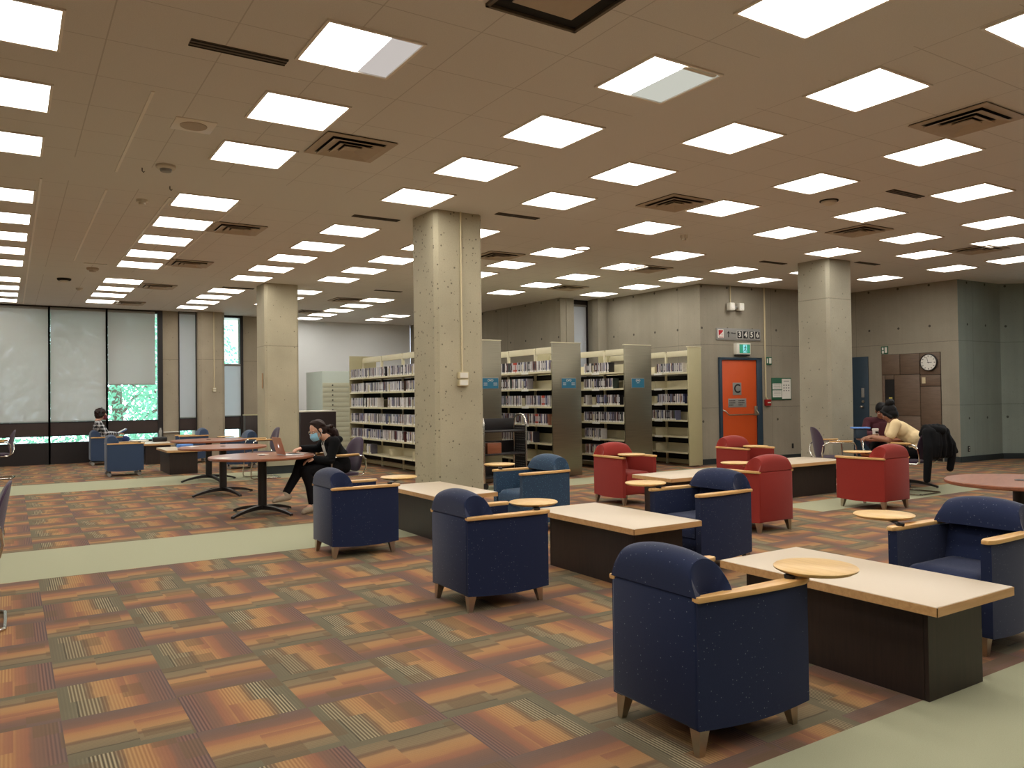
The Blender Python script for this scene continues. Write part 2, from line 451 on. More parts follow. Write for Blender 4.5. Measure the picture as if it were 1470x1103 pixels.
MT = dict(
    carpet=carpet_material(), ceiling=ceiling_material(),
    column_c=concrete('column_concrete_pitted', srgb(178, 169, 144), pits=0.85, pit_scale=24, pit_size=0.30),
    column=concrete('column_concrete', srgb(178, 169, 144), pits=0.8, joint=(2.36,)),
    column_b=concrete('column_concrete_right', srgb(164, 158, 140), pits=0.6, joint=(2.88,)),
    pier=concrete('pier_concrete', srgb(168, 156, 136), pits=0.4, joint=(2.36,)),
    wall=concrete('wall_concrete', srgb(158, 150, 134), pits=0.25, joint=(2.34, 1.10), holes=True, streak=0.55),
    wall_g=concrete('wall_concrete_cool_light', srgb(150, 160, 152), pits=0.25, joint=(2.34, 1.10), holes=True, streak=0.55),  # same concrete, cool light from the right partly put into its tint
    white=mat('white_paint', srgb(226, 228, 228), 0.8, noise=0.02, scale=4),
    offroom=mat('beige_paint', srgb(170, 160, 142), 0.85, noise=0.05, scale=3),
    base=mat('rubber_base', srgb(34, 42, 44), 0.6, noise=0.1),
    navy=fabric('navy_upholstery', srgb(27, 37, 68), srgb(128, 138, 150), 50, 0.105, 0.65),
    teal=fabric('teal_upholstery', srgb(46, 68, 92), srgb(84, 126, 142), 52, 0.20, 0.7),
    red=fabric('red_upholstery', srgb(140, 42, 34), srgb(152, 54, 42), 60, 0.15, 0.5),
    slate=fabric('slate_upholstery', srgb(56, 72, 98), srgb(84, 102, 128), 60, 0.15, 0.4),
    maple=wood('maple', srgb(208, 160, 98), srgb(228, 184, 122)),
    maple_y=wood('maple_y', srgb(214, 172, 108), srgb(232, 194, 132), (40, 3, 40)),
    laminate=mat('cream_laminate', srgb(206, 190, 168), 0.42, noise=0.02, scale=90),
    band=wood('maple_edge_band', srgb(196, 150, 98), srgb(214, 170, 118)),
    espresso=wood('espresso_laminate', srgb(34, 25, 22), srgb(46, 33, 28), (60, 60, 4), 0.45),
    cherry=wood('cherry_laminate', srgb(134, 80, 56), srgb(152, 94, 66), (3, 26, 26), 0.3),
    black=mat('black_powder_coat', srgb(26, 22, 22), 0.45, noise=0.15, scale=60),
    nickel=mat('satin_nickel', srgb(186, 176, 160), 0.33, 1.0, noise=0.06, scale=40),
    chrome=mat('chrome_tube', srgb(215, 212, 205), 0.14, 1.0),
    cream=mat('cream_enamel', srgb(206, 198, 168), 0.5, noise=0.04, scale=6),
    cream_d=mat('khaki_enamel', srgb(176, 168, 132), 0.5, noise=0.04, scale=6),
    steel=steel_material('brushed_steel'),
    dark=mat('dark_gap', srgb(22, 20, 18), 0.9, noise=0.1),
    grey=mat('grey_metal', srgb(150, 148, 142), 0.5, 0.3, noise=0.05, scale=12),
    plastic=mat('white_plastic', srgb(222, 218, 206), 0.45, noise=0.02),
    beige_box=mat('beige_conduit', srgb(206, 192, 156), 0.5, noise=0.03),
    frame=mat('window_frame_bronze', srgb(34, 28, 28), 0.5, 0.2, noise=0.15, scale=20),
    spandrel=mat('spandrel_bronze', srgb(58, 44, 40), 0.55, 0.1, noise=0.15, scale=10),
    glass=glass_material(),
    blind=blind_material('roller_blind_cloth', 0.14, srgb(196, 186, 180)),
    blind_g=blind_material('roller_blind_grey', 0.09, srgb(214, 212, 214)),
    orange=mat('orange_door_paint', srgb(206, 82, 28), 0.5, noise=0.04, scale=5),
    blue=mat('blue_grey_paint', srgb(40, 60, 76), 0.5, noise=0.06, scale=8),
    panel=wood('brown_metal_panel', srgb(98, 80, 66), srgb(112, 92, 76), (4, 4, 30), 0.5),
    sign=mat('grey_sign_board', srgb(140, 138, 134), 0.55, noise=0.05, scale=50),
    ink=mat('black_ink', srgb(16, 15, 15), 0.6, noise=0.05),
    paper=mat('white_paper', srgb(226, 224, 216), 0.7, noise=0.03),
    signred=mat('sign_red', srgb(184, 34, 44), 0.5, noise=0.03),
    alarm=mat('alarm_red', srgb(150, 26, 26), 0.4, noise=0.04),
    green=mat('sign_green', srgb(36, 92, 66), 0.5, noise=0.04),
    tealsign=mat('teal_sign', srgb(34, 108, 138), 0.5, noise=0.05),
    purple=fabric('plum_upholstery', srgb(64, 48, 66), srgb(84, 66, 86), 90, 0.15, 0.3),
    vent=mat('vent_enamel', srgb(182, 166, 146), 0.6, noise=0.06),
    grille=mat('return_grille', srgb(96, 84, 70), 0.6, noise=0.2, scale=120),
    tbar=mat('ceiling_rail', srgb(236, 228, 216), 0.4, noise=0.02),
    sensor=mat('sensor_plastic', srgb(206, 196, 178), 0.5, noise=0.02),
    skin=mat('skin', srgb(214, 164, 138), 0.5, noise=0.06, scale=30),
    skin_b=mat('skin_brown', srgb(150, 102, 76), 0.5, noise=0.06, scale=30),
    hair=mat('dark_brown_hair', srgb(44, 28, 25), 0.6, spec=0.25, noise=0.35, scale=60, bump=0.6, stretch=(1, 1, 0.2)),
    hairk=mat('black_hair', srgb(12, 10, 11), 0.6, spec=0.2, noise=0.35, scale=60, bump=0.6, stretch=(1, 1, 0.2)),
    jacket=mat('black_jacket_cloth', srgb(15, 16, 19), 0.9, spec=0.2, noise=0.25, scale=14, bump=0.4),
    trouser=mat('black_trouser_cloth', srgb(14, 13, 16), 0.9, spec=0.2, noise=0.2, scale=14, bump=0.3),
    jeans=mat('blue_denim', srgb(40, 58, 104), 0.9, noise=0.2, scale=30, bump=0.3),
    mask=mat('blue_face_mask', srgb(150, 204, 232), 0.8, noise=0.08, scale=30),
    maskr=mat('dark_red_face_mask', srgb(96, 30, 42), 0.8, noise=0.08, scale=30),
    shoe=mat('beige_shoe', srgb(168, 152, 132), 0.8, noise=0.08, scale=30),
    tan=mat('tan_shirt_cloth', srgb(232, 208, 162), 0.9, noise=0.06, scale=9, bump=0.5),
    maroon=mat('maroon_sweater_cloth', srgb(74, 30, 40), 0.9, noise=0.12, scale=20, bump=0.4),
    rose=mat('rose_gold_laptop', srgb(190, 142, 118), 0.35, 0.5, noise=0.02),
    alu=mat('silver_aluminium', srgb(206, 206, 206), 0.35, 0.6, noise=0.02),
    eye=mat('eye_white', srgb(225, 222, 216), 0.3, noise=0.02),
    bluebag=mat('blue_plastic', srgb(92, 140, 214), 0.5, noise=0.05),
    yellow=mat('yellow_wrapper', srgb(206, 190, 90), 0.5, noise=0.1),
    cup=mat('paper_cup', srgb(228, 224, 218), 0.6, noise=0.02),
    kraft=mat('kraft_sleeve', srgb(176, 140, 104), 0.8, noise=0.06),
    plaid=plaid_material(),
    leaf=leaf_material(),
    bark=mat('bark', srgb(92, 78, 66), 0.9, noise=0.3, scale=12, bump=0.6),
    ground=mat('outdoor_paving', srgb(170, 170, 165), 0.9, noise=0.1, scale=2),
    facade=mat('outdoor_facade', srgb(214, 222, 230), 0.8, noise=0.05, scale=1),
    lamp=emit('light_panel_lens', PANEL_COLOUR, PANEL_POWER),
    lampdim=emit('light_panel_lens_dim', (0.95, 0.88, 0.84), 0.55),
    lampopen=emit('light_panel_reflector', (0.86, 0.88, 0.78), 0.62),
    exitgreen=emit('exit_green_lit', srgb(10, 160, 120), 0.75),
    exitwhite=emit('exit_white_lit', srgb(150, 235, 240), 0.9),
    glow=emit('lit_logo', (0.9, 0.95, 1.0), 1.2),
)

# ------------------------------------------------------------------ mesh building
class MB:
    def __init__(self):
        self.bm = bmesh.new()
        self.M = Matrix.Identity(4)
        self.uvs = False

    def add(self, tmp, mi=0):
        for f in tmp.faces:
            f.material_index = mi
        tmp.transform(self.M)
        me = bpy.data.meshes.new('tmp')
        tmp.to_mesh(me)
        tmp.free()
        self.bm.from_mesh(me)
        bpy.data.meshes.remove(me)
        return self

    def box(self, x0, x1, y0, y1, z0, z1, bev=0.0, seg=2, mi=0, rot=None):
        t = bmesh.new()
        bmesh.ops.create_cube(t, size=1)
        c = Vector(((x0+x1)/2, (y0+y1)/2, (z0+z1)/2))
        for v in t.verts:
            v.co = Vector((v.co.x*(x1-x0), v.co.y*(y1-y0), v.co.z*(z1-z0)))
        if bev > 0:
            bev = min(bev, 0.49*min(abs(x1-x0), abs(y1-y0), abs(z1-z0)))
            bmesh.ops.bevel(t, geom=list(t.edges), offset=bev, segments=seg, profile=0.5, affect='EDGES')
        if rot is not None:
            t.transform(rot)
        t.transform(Matrix.Translation(c))
        return self.add(t, mi)

    def cyl(self, p0, p1, r0, r1=None, seg=16, mi=0):
        r1 = r0 if r1 is None else r1
        p0, p1 = Vector(p0), Vector(p1)
        d = p1-p0
        t = bmesh.new()
        bmesh.ops.create_cone(t, cap_ends=True, cap_tris=False, segments=seg, radius1=r0, radius2=max(r1, 1e-5), depth=d.length)
        q = Vector((0, 0, 1)).rotation_difference(d.normalized())
        t.transform(Matrix.Translation((p0+p1)/2) @ q.to_matrix().to_4x4())
        return self.add(t, mi)

    def sphere(self, c, r, u=16, v=10, mi=0, rot=None):
        r = (r, r, r) if isinstance(r, (int, float)) else r
        t = bmesh.new()
        bmesh.ops.create_uvsphere(t, u_segments=u, v_segments=v, radius=1)
        for w in t.verts:
            w.co = Vector((w.co.x*r[0], w.co.y*r[1], w.co.z*r[2]))
        if rot is not None:
            t.transform(rot)
        t.transform(Matrix.Translation(Vector(c)))
        return self.add(t, mi)

    def caps(self, p0, p1, r0, r1=None, seg=12, mi=0):
        r1 = r0 if r1 is None else r1
        self.sphere(p0, r0, seg, 8, mi)
        self.sphere(p1, r1, seg, 8, mi)
        if (Vector(p1)-Vector(p0)).length > 1e-4:
            self.cyl(p0, p1, r0, r1, seg, mi)
        return self

    def chain(self, pts, seg=12, mi=0):
        for a, b in zip(pts, pts[1:]):
            self.caps(a[:3], b[:3], a[3], b[3], seg, mi)
        return self

    def tube(self, pts, r, seg=10, mi=0, closed=False):
        pts = [Vector(p) for p in pts]
        t = bmesh.new()
        rings = []
        n = len(pts)
        nrm = None
        for i, p in enumerate(pts):
            if closed:
                d = (pts[(i+1) % n]-pts[i-1])
            else:
                d = pts[min(i+1, n-1)]-pts[max(i-1, 0)]
            d.normalize()
            if nrm is None:
                nrm = d.orthogonal().normalized()
            else:
                nrm = (nrm - d*nrm.dot(d)).normalized()
            bn = d.cross(nrm)
            rings.append([t.verts.new(p+(nrm*cos(2*pi*k/seg)+bn*sin(2*pi*k/seg))*r) for k in range(seg)])
        for i in range(n if closed else n-1):
            a, b = rings[i], rings[(i+1) % n]
            for k in range(seg):
                t.faces.new((a[k], a[(k+1) % seg], b[(k+1) % seg], b[k]))
        if not closed:
            t.faces.new(rings[0][::-1])
            t.faces.new(rings[-1])
        bmesh.ops.recalc_face_normals(t, faces=list(t.faces))
        return self.add(t, mi)

    def prism(self, poly, z0, z1, bev=0.0, mi=0, axis='z', seg=2):
        """polygon (a, b) extruded along an axis; axis y: a=x b=z, axis x: a=y b=z"""
        t = bmesh.new()
        def P(a, b, c):
            return (a, b, c) if axis == 'z' else ((a, c, b) if axis == 'y' else (c, a, b))
        lo = [t.verts.new(P(a, b, z0)) for a, b in poly]
        hi = [t.verts.new(P(a, b, z1)) for a, b in poly]
        n = len(poly)
        t.faces.new(lo[::-1])
        t.faces.new(hi)
        for i in range(n):
            t.faces.new((lo[i], lo[(i+1) % n], hi[(i+1) % n], hi[i]))
        bmesh.ops.recalc_face_normals(t, faces=list(t.faces))
        if bev > 0:
            ed = [e for e in t.edges if (e.verts[0] in lo) == (e.verts[1] in lo)]
            bmesh.ops.bevel(t, geom=ed, offset=bev, segments=seg, profile=0.5, affect='EDGES')
        return self.add(t, mi)

    def lathe(self, prof, c=(0, 0, 0), seg=32, mi=0):
        t = bmesh.new()
        rings = []
        for r, z in prof:
            if r < 1e-5:
                rings.append([t.verts.new((c[0], c[1], c[2]+z))])
            else:
                rings.append([t.verts.new((c[0]+r*cos(2*pi*k/seg), c[1]+r*sin(2*pi*k/seg), c[2]+z)) for k in range(seg)])
        for a, b in zip(rings, rings[1:]):
            for k in range(seg):
                k2 = (k+1) % seg
                if len(a) == 1:
                    t.faces.new((a[0], b[k], b[k2]))
                elif len(b) == 1:
                    t.faces.new((a[k], b[0], a[k2]))
                else:
                    t.faces.new((a[k], b[k], b[k2], a[k2]))
        bmesh.ops.recalc_face_normals(t, faces=list(t.faces))
        return self.add(t, mi)

    def shell(self, fn, nu, nv, mi=0, closed_u=False):
        """solid between outer fn(u,v,1) and inner fn(u,v,0)"""
        t = bmesh.new()
        S = [[[t.verts.new(fn(i/nu, j/nv, s)) for j in range(nv+1)] for i in range(nu+1)] for s in (0, 1)]
        for s in (0, 1):
            for i in range(nu):
                for j in range(nv):
                    q = (S[s][i][j], S[s][i+1][j], S[s][i+1][j+1], S[s][i][j+1])
                    t.faces.new(q if s else q[::-1])
        for i in range(nu):
            for j in (0, nv):
                t.faces.new((S[0][i][j], S[0][i+1][j], S[1][i+1][j], S[1][i][j]))
        for j in range(nv):
            for i in (0, nu):
                t.faces.new((S[0][i][j], S[0][i][j+1], S[1][i][j+1], S[1][i][j]))
        bmesh.ops.recalc_face_normals(t, faces=list(t.faces))
        return self.add(t, mi)

    def quads(self, rows, mi=0):
        t = bmesh.new()
        for q in rows:
            t.faces.new([t.verts.new(p) for p in q])
        return self.add(t, mi)

    def mesh(self, name, mats, smooth=True, angle=38):
        me = bpy.data.meshes.new(name)
        self.bm.to_mesh(me)
        self.bm.free()
        for m in (mats if isinstance(mats, (list, tuple)) else [mats]):
            me.materials.append(MT[m] if isinstance(m, str) else m)
        if smooth and len(me.polygons):
            me.polygons.foreach_set('use_smooth', [True]*len(me.polygons))
            me.set_sharp_from_angle(angle=radians(angle))
        return me

    def obj(self, name, mats, parent=None, smooth=True, loc=None, rz=0.0, angle=38):
        o = bpy.data.objects.new(name, self.mesh(name, mats, smooth, angle))
        COL.objects.link(o)
        if parent is not None:
            o.parent = parent
        if loc is not None:
            o.location = loc
        o.rotation_euler = (0, 0, rz)
        return o

def tag(o, label=None, cat=None, group=None, kind=None):
    if label: o['label'] = label
    if cat: o['category'] = cat
    if group: o['group'] = group
    if kind: o['kind'] = kind
    return o

def thing(name, label, cat, loc=(0, 0, 0), rz=0.0, group=None):
    o = bpy.data.objects.new(name, None)
    o.empty_display_size = 0.1
    COL.objects.link(o)
    o.location = loc
    o.rotation_euler = (0, 0, rz)
    return tag(o, label, cat, group)

def kids(o):
    return [c for c in bpy.data.objects if c.parent == o]

def copy_tree(root, loc=None, rz=None, label=None, group=None, children=None):
    r = root.copy()
    COL.objects.link(r)
    if loc is not None: r.location = loc
    if rz is not None: r.rotation_euler = (0, 0, rz)
    if label: r['label'] = label
    if group: r['group'] = group
    for c in (children if children is not None else kids(root)):
        d = c.copy()
        COL.objects.link(d)
        d.parent = r
        for g in ([] if children is not None else kids(c)):
            e = g.copy()
            COL.objects.link(e)
            e.parent = d
    return r

def struct(o):
    o['kind'] = 'structure'
    return o

def text(name, s, size, mat_, parent, loc, rot, depth=0.002, align='CENTER', bold=0.0):
    cu = bpy.data.curves.new(name, 'FONT')
    cu.body = s
    cu.size = size
    cu.extrude = depth/2
    cu.offset = bold
    cu.align_x = align
    cu.align_y = 'CENTER'
    tmp = bpy.data.objects.new('tmp_text', cu)
    COL.objects.link(tmp)
    dg = bpy.context.evaluated_depsgraph_get()
    me = bpy.data.meshes.new_from_object(tmp.evaluated_get(dg))
    bpy.data.objects.remove(tmp)
    bpy.data.curves.remove(cu)
    me.name = name
    me.materials.clear()
    me.materials.append(MT[mat_])
    o = bpy.data.objects.new(name, me)
    COL.objects.link(o)
    o.parent = parent
    o.location = loc
    o.rotation_euler = rot
    return o

FACE = (pi/2, 0, 0)          # text standing up and facing local -y
ordinal = ['first', 'second', 'third', 'fourth', 'fifth', 'sixth', 'seventh', 'eighth', 'ninth', 'tenth',
           'eleventh', 'twelfth', 'thirteenth', 'fourteenth', 'fifteenth', 'sixteenth', 'seventeenth', 'eighteenth', 'nineteenth', 'twentieth']

# ------------------------------------------------------------------ room shell
b = MB()
b.quads([[(-9, -8, 0), (24, -8, 0), (24, 22, 0), (-9, 22, 0)]])
b.box(-9, 24, -8, 22, -0.2, -0.01)
struct(b.obj('floor', 'carpet', smooth=False))
b = MB()
b.box(-9, 24, -8, 22, CEIL, CEIL+0.2)
struct(b.obj('ceiling', 'ceiling', smooth=False))

def wall_line(name, pts, mats, thick=0.25, side=1, z0=0.0, z1=CEIL):
    """wall along a polyline; UV = (distance, height); thickness to the left (side=1) of the direction"""
    bm = bmesh.new()
    uvl = bm.loops.layers.uv.new('UVMap')
    d = 0.0
    for (x0, y0), (x1, y1) in zip(pts, pts[1:]):
        L = sqrt((x1-x0)**2+(y1-y0)**2)
        nx, ny = -(y1-y0)/L*thick*side, (x1-x0)/L*thick*side
        def q(c, uv):
            f = bm.faces.new([bm.verts.new(p) for p in c])
            for l, w in zip(f.loops, uv):
                l[uvl].uv = w
        A, B = (x0, y0), (x1, y1)
        A2, B2 = (x0+nx, y0+ny), (x1+nx, y1+ny)
        q([(*A, z0), (*B, z0), (*B, z1), (*A, z1)], [(d, z0), (d+L, z0), (d+L, z1), (d, z1)])
        q([(*A2, z0), (*B2, z0), (*B2, z1), (*A2, z1)], [(d, 9), (d, 9), (d, 9), (d, 9)])
        for P, P2 in ((A, A2), (B, B2)):
            q([(*P, z0), (*P2, z0), (*P2, z1), (*P, z1)], [(d, z) for z in (z0, z0, z1, z1)])
        q([(*A, z1), (*B, z1), (*B2, z1), (*A2, z1)], [(d, 9)]*4)
        q([(*A, z0), (*B, z0), (*B2, z0), (*A2, z0)], [(d, 9)]*4)
        d += L
    bmesh.ops.recalc_face_normals(bm, faces=list(bm.faces))
    me = bpy.data.meshes.new(name)
    bm.to_mesh(me)
    bm.free()
    me.materials.append(MT[mats])
    o = bpy.data.objects.new(name, me)
    COL.objects.link(o)
    return struct(o)

# concrete walls on the right of the room
wall_line('wall_far_right', [(10.05, 21.35), (10.143, 13.917), (10.493, 13.89), (10.493, 14.14)], 'wall', 0.2)
wall_line('wall_right', [(11.03, 14.12), (10.965, 13.64), (11.242, 13.64), (11.307, 10.924), (15.30, 10.47), (15.345, 8.138)], 'wall', 0.2)
wall_line('wall_corner', [(15.345, 8.138), (16.84, 8.10), (17.4, 7.62), (18.0, 7.1)], 'wall_g', 0.2)
wall_line('wall_side', [(20.6, 4.85), (24, 3.0), (24, -8)], 'offroom', 0.2)
t = struct(MB().box(0, 3.43, -0.05, 0.05, 0, 0.12).box(0, 3.43, -0.05, 0.05, 3.4, CEIL).box(0, 0.06, -0.05, 0.05, 0.12, 3.4).box(3.37, 3.43, -0.05, 0.05, 0.12, 3.4).box(1.69, 1.74, -0.05, 0.05, 0.12, 3.4).obj('window_14', 'frame', None, smooth=False, loc=(18.0, 7.1, 0), rz=atan2(4.85-7.1, 2.6)))
MB().box(0.06, 3.37, -0.004, 0.004, 0.12, 3.4).obj('pane', 'glass', t, smooth=False)
wall_line('wall_front', [(24, -8), (-9, -8)], 'offroom', 0.2)
wall_line('wall_left', [(-9, -8), (-9, 20.3)], 'offroom', 0.2)
wall_line('wall_back', [(5.5, 21.36), (10.05, 21.36)], 'white', 0.2)
wall_line('wall_return', [(5.5, 20.75), (5.5, 21.36)], 'white', 0.12)
# skirting on the concrete walls
def skirt(name, pts):
    b = MB()
    for (x0, y0), (x1, y1) in zip(pts, pts[1:]):
        L = sqrt((x1-x0)**2+(y1-y0)**2)
        b.M = Matrix.Translation((x0, y0, 0)) @ Matrix.Rotation(atan2(y1-y0, x1-x0), 4, 'Z')
        b.box(0, L, -0.014, 0.0, 0, 0.11)
    b.M = Matrix.Identity(4)
    return struct(b.obj(name, 'base', smooth=False))
skirt('baseboard_exit', [(11.307, 10.924), (11.70, 10.88)])
skirt('baseboard_right', [(12.83, 10.75), (15.30, 10.47), (15.345, 9.72)])
skirt('baseboard_corner', [(15.345, 8.45), (15.345, 8.138), (16.84, 8.10), (17.4, 7.62)])

# window wall: concrete piers, bronze spandrels, low panes, convector
YW = 20.3
b = MB()
b.box(3.08, 3.436, YW, YW+0.5, 0, CEIL)
b.box(5.04, 5.52, 20.7, 21.2, 0, CEIL)
struct(b.obj('wall_window', 'pier', smooth=False))
b = MB()
ch = 0.07
b.prism([(3.84, 20.9), (3.84, 20.0+ch), (3.84+ch, 20.0), (4.45-ch, 20.0), (4.45, 20.0+ch), (4.45, 20.9)], 0, CEIL)
struct(b.obj('wall_pier', 'pier', smooth=False))

def window(n, x0, x1, y, zs, mull=0.035, z_top=CEIL, low=True, right_jamb=0.0):
    """bronze frame with main pane and low pane either side of a spandrel; zs=(main0, main1, low0, low1)"""
    m0, m1, l0, l1 = zs
    b = MB()
    b.box(x0, x0+mull, y-0.06, y+0.08, 0, z_top)
    b.box(x1-mull-right_jamb, x1, y-0.06, y+0.08, 0, z_top)
    b.box(x0, x1, y-0.05, y+0.08, m1, z_top)
    b.box(x0, x1, y-0.03, y+0.08, m0-0.03, m0)
    b.box(x0, x1, y-0.03, y+0.08, l1, l1+0.02)
    o = struct(b.obj('window_%d' % n, 'frame', smooth=False))
    g = MB()
    g.box(x0+mull, x1-mull-right_jamb, y+0.02, y+0.028, m0, m1)
    g.box(x0+mull, x1-mull-right_jamb, y+0.02, y+0.028, l0, l1)
    g.obj('pane', 'glass', o, smooth=False)
    s = MB()
    s.box(x0+mull, x1-mull, y-0.04, y+0.08, l1+0.02, m0-0.03)
    s.obj('spandrel_panel', 'spandrel', o, smooth=False)
    s = MB()
    s.box(x0, x1, y-0.12, y+0.08, 0.0, l0)
    s.obj('sill_panel', 'frame', o, smooth=False)
    return o

MX = [-8.39, -7.248, -6.106, -4.964, -3.822, -2.68, -1.538, -0.39, 0.752, 1.894, 3.08]
for i in range(len(MX)-1):
    last = i == len(MX)-2
    window(i+1, MX[i]-0.02, MX[i+1]+(0.02 if not last else 0.0), YW, (0.93, 3.44, 0.475, 0.615), 0.04, right_jamb=0.07 if last else 0.0)
window(11, 3.436, 3.84, YW, (0.95, 3.46, 0.50, 0.65), 0.015, right_jamb=0.012)
window(12, 4.45, 5.04, 20.7, (0.96, 3.46, 0.41, 0.635), 0.03, right_jamb=0.05)
window(13, 10.493, 11.03, 14.13, (0.95, 3.40, 0.41, 0.63), 0.03, right_jamb=0.03)

def blind(x0, x1, y, z0, z1, matn, label, wide=0.0):
    t = thing('roller_blind', label, 'blind', ((x0+x1)/2, y, z0), 0, 'roller blinds on the windows')
    w = (x1-x0)/2
    MB().box(-w, w, -0.002, 0.002, 0, z1-z0).obj('cloth', matn, t, smooth=False)
    MB().cyl((-w, 0.012, z1-z0-0.01), (w, 0.012, z1-z0-0.01), 0.03, seg=12).obj('roller_tube', 'grey', t)
    MB().box(-w, w, -0.006, 0.006, -0.012, 0.012, 0.004).obj('bottom_bar', 'grey', t)
blind(-0.366, 0.730, YW-0.05, 0.945, 3.47, 'blind', 'taupe roller blind fully lowered in the leftmost tall window')
blind(0.774, 1.872, YW-0.05, 0.945, 3.47, 'blind', 'taupe roller blind fully lowered behind the seated person in plaid')
blind(1.916, 2.915, YW-0.05, 1.767, 3.47, 'blind', 'taupe roller blind half raised above the view of green leaves')
blind(3.452, 3.826, YW-0.05, 0.965, 3.49, 'blind_g', 'narrow pale roller blind in the slot window left of the conduit pier')
blind(4.49, 4.97, 20.64, 0.975, 2.27, 'blind_g', 'short pale roller blind low in the slot window right of the conduit pier')
blind(10.53, 10.98, 14.08, 0.97, 3.40, 'blind_g', 'narrow pale blind in the slot window above the disc racks')
for i, x in enumerate((-7.82, -6.68, -5.54, -4.39, -3.25, -2.11, -0.96)):
    blind(x-0.53, x+0.53, YW-0.05, 0.945, 3.47, 'blind', 'taupe roller blind lowered in the window run left of the picture')

# white ceiling rails that stay bright between the tiles
for i, (x, y0, y1) in enumerate(((0.845, 5.9, 8.15), (0.835, 8.9, 13.6), (0.262, 8.75, 20.1), (2.115, 8.9, 13.7), (1.435, 8.9, 13.7))):
    struct(MB().box(x-0.011, x+0.011, y0, y1, CEIL-0.006, CEIL+0.002).obj('trim_%d' % (i+1), 'tbar', smooth=False))

struct(MB().box(3.085, 3.43, YW-0.05, YW, 0.615, 0.64).obj('trim_9', 'plastic', smooth=False))

# ------------------------------------------------------------------ columns
def column(x0, x1, y0, y1, matn, label, c=0.045):
    t = thing('concrete_column', label, 'column', ((x0+x1)/2, (y0+y1)/2, 0), 0, 'square concrete columns')
    w, d = (x1-x0)/2, (y1-y0)/2
    poly = [(-w+c, -d), (w-c, -d), (w, -d+c), (w, d-c), (w-c, d), (-w+c, d), (-w, d-c), (-w, -d+c)]
    MB().prism(poly, 0.15, CEIL).obj('shaft', matn, t, smooth=False)
    MB().box(-w+0.02, w-0.02, -d+0.02, d-0.02, 0, 0.15).obj('plinth', 'base', t, smooth=False)
    return t
column(4.085, 4.715, 8.0, 8.62, 'column_c', 'pitted concrete column with a conduit and box in the centre of the room')
column(3.955, 4.585, 14.60, 15.2, 'column', 'concrete column behind the round tables with a small yellow notice')
column(11.0, 11.635, 7.86, 8.46, 'column_b', 'concrete column to the right of the orange door')

def conduit_box(name, label, x, y, zt, zb, w, hgt, n=2):
    t = thing(name, label, 'conduit', (x, y, 0))
    MB().cyl((0, -0.012, zb), (0, -0.012, zt), 0.011, seg=10).obj('pipe', 'beige_box', t)
    for k in range(n):
        z = zb-(k+1)*hgt/n
        g = MB().box(-w/2, w/2, -0.055, 0, z+0.004, z+hgt/n-0.004, 0.006).obj('box', 'beige_box', t)
        MB().box(-w/2+0.012, w/2-0.012, -0.058, -0.054, z+0.014, z+hgt/n-0.014).obj('cover', 'plastic', g, smooth=False)
conduit_box('electrical_conduit', 'beige conduit running down the central column to two switch boxes', 4.413, 8.0, CEIL, 1.665, 0.125, 0.17)
conduit_box('electrical_conduit', 'thin beige conduit on the far window pier ending in a small box', 4.19, 20.0, CEIL, 1.68, 0.075, 0.11)
t = tag(MB().box(-0.03, 0.03, -0.008, 0, -0.14, 0.14, 0.003).obj('wall_notice', 'kraft', None, loc=(3.948, 14.76, 1.72), rz=-pi/2), 'small yellowed notice strip on the column behind the round tables', 'notice')

# ------------------------------------------------------------------ outdoors
struct(MB().box(-60, 60, 21.6, 110, -1.6, -1.5).obj('ground', 'ground', smooth=False))
def tree(x, y, h, r, label, seed, src=None):
    if src is not None:
        o = copy_tree(src, (x, y, -1.5), seed*1.3, label)
        o.scale = (r/3.2, r/3.2, h/8.0)
        return o
    rnd = random.Random(seed)
    t = thing('leafy_tree', label, 'tree', (x, y, -1.5), 0, 'trees outside the windows')
    b = MB()
    b.tube([(0, 0, 0), (0.1, 0, 2), (0, 0.15, 4), (0.1, 0, 6)], 0.16, 8)
    for k in range(7):
        a = k*0.9
        b.tube([(0, 0, 1.6+0.5*k), (0.9*cos(a), 0.9*sin(a), 2.4+0.5*k), (1.9*cos(a), 1.9*sin(a), 2.9+0.55*k)], 0.05, 6)
    b.obj('trunk', 'bark', t)
    bm = bmesh.new()
    for k in range(7000):
        while True:
            p = Vector((rnd.uniform(-1, 1), rnd.uniform(-1, 1), rnd.uniform(-1, 1)))
            if 0.2 < p.length < 1:
                break
        c = Vector((p.x*3.2, p.y*3.2, 4.2+p.z*3.9))
        n = Vector((rnd.gauss(0, 1), rnd.gauss(0, 1), rnd.gauss(0.5, 1))).normalized()
        a = n.orthogonal().normalized()
        q = n.cross(a)
        s = rnd.uniform(0.06, 0.12)
        bm.faces.new([bm.verts.new(c+a*s), bm.verts.new(c+q*s*0.55+n*s*0.1), bm.verts.new(c-a*s), bm.verts.new(c-q*s*0.55+n*s*0.1)])
    me = bpy.data.meshes.new('foliage')
    bm.to_mesh(me)
    bm.free()
    me.materials.append(MT['leaf'])
    f = bpy.data.objects.new('foliage', me)
    COL.objects.link(f)
    f.parent = t
    return t
t0 = tree(2.9, 28.5, 8, 3.2, 'leafy tree outside the half raised blind, beyond the window', 3)
tree(-4.6, 29.5, 9, 3.4, 'leafy tree behind the lowered blind at the left of the windows', 4, t0)
tree(-0.9, 37.0, 11, 4.4, 'tall tree further back between the two lowered blinds', 5, t0)
tree(6.2, 40.5, 9, 3.4, 'leafy tree further off beyond the narrow slot windows', 6, t0)
t = tag(MB().box(-9, 9, 0, 6, 0, 14).obj('neighbouring_building', 'facade', None, smooth=False, loc=(15.5, 44, -1.5)), 'pale building across the street seen through the slot window', 'building')

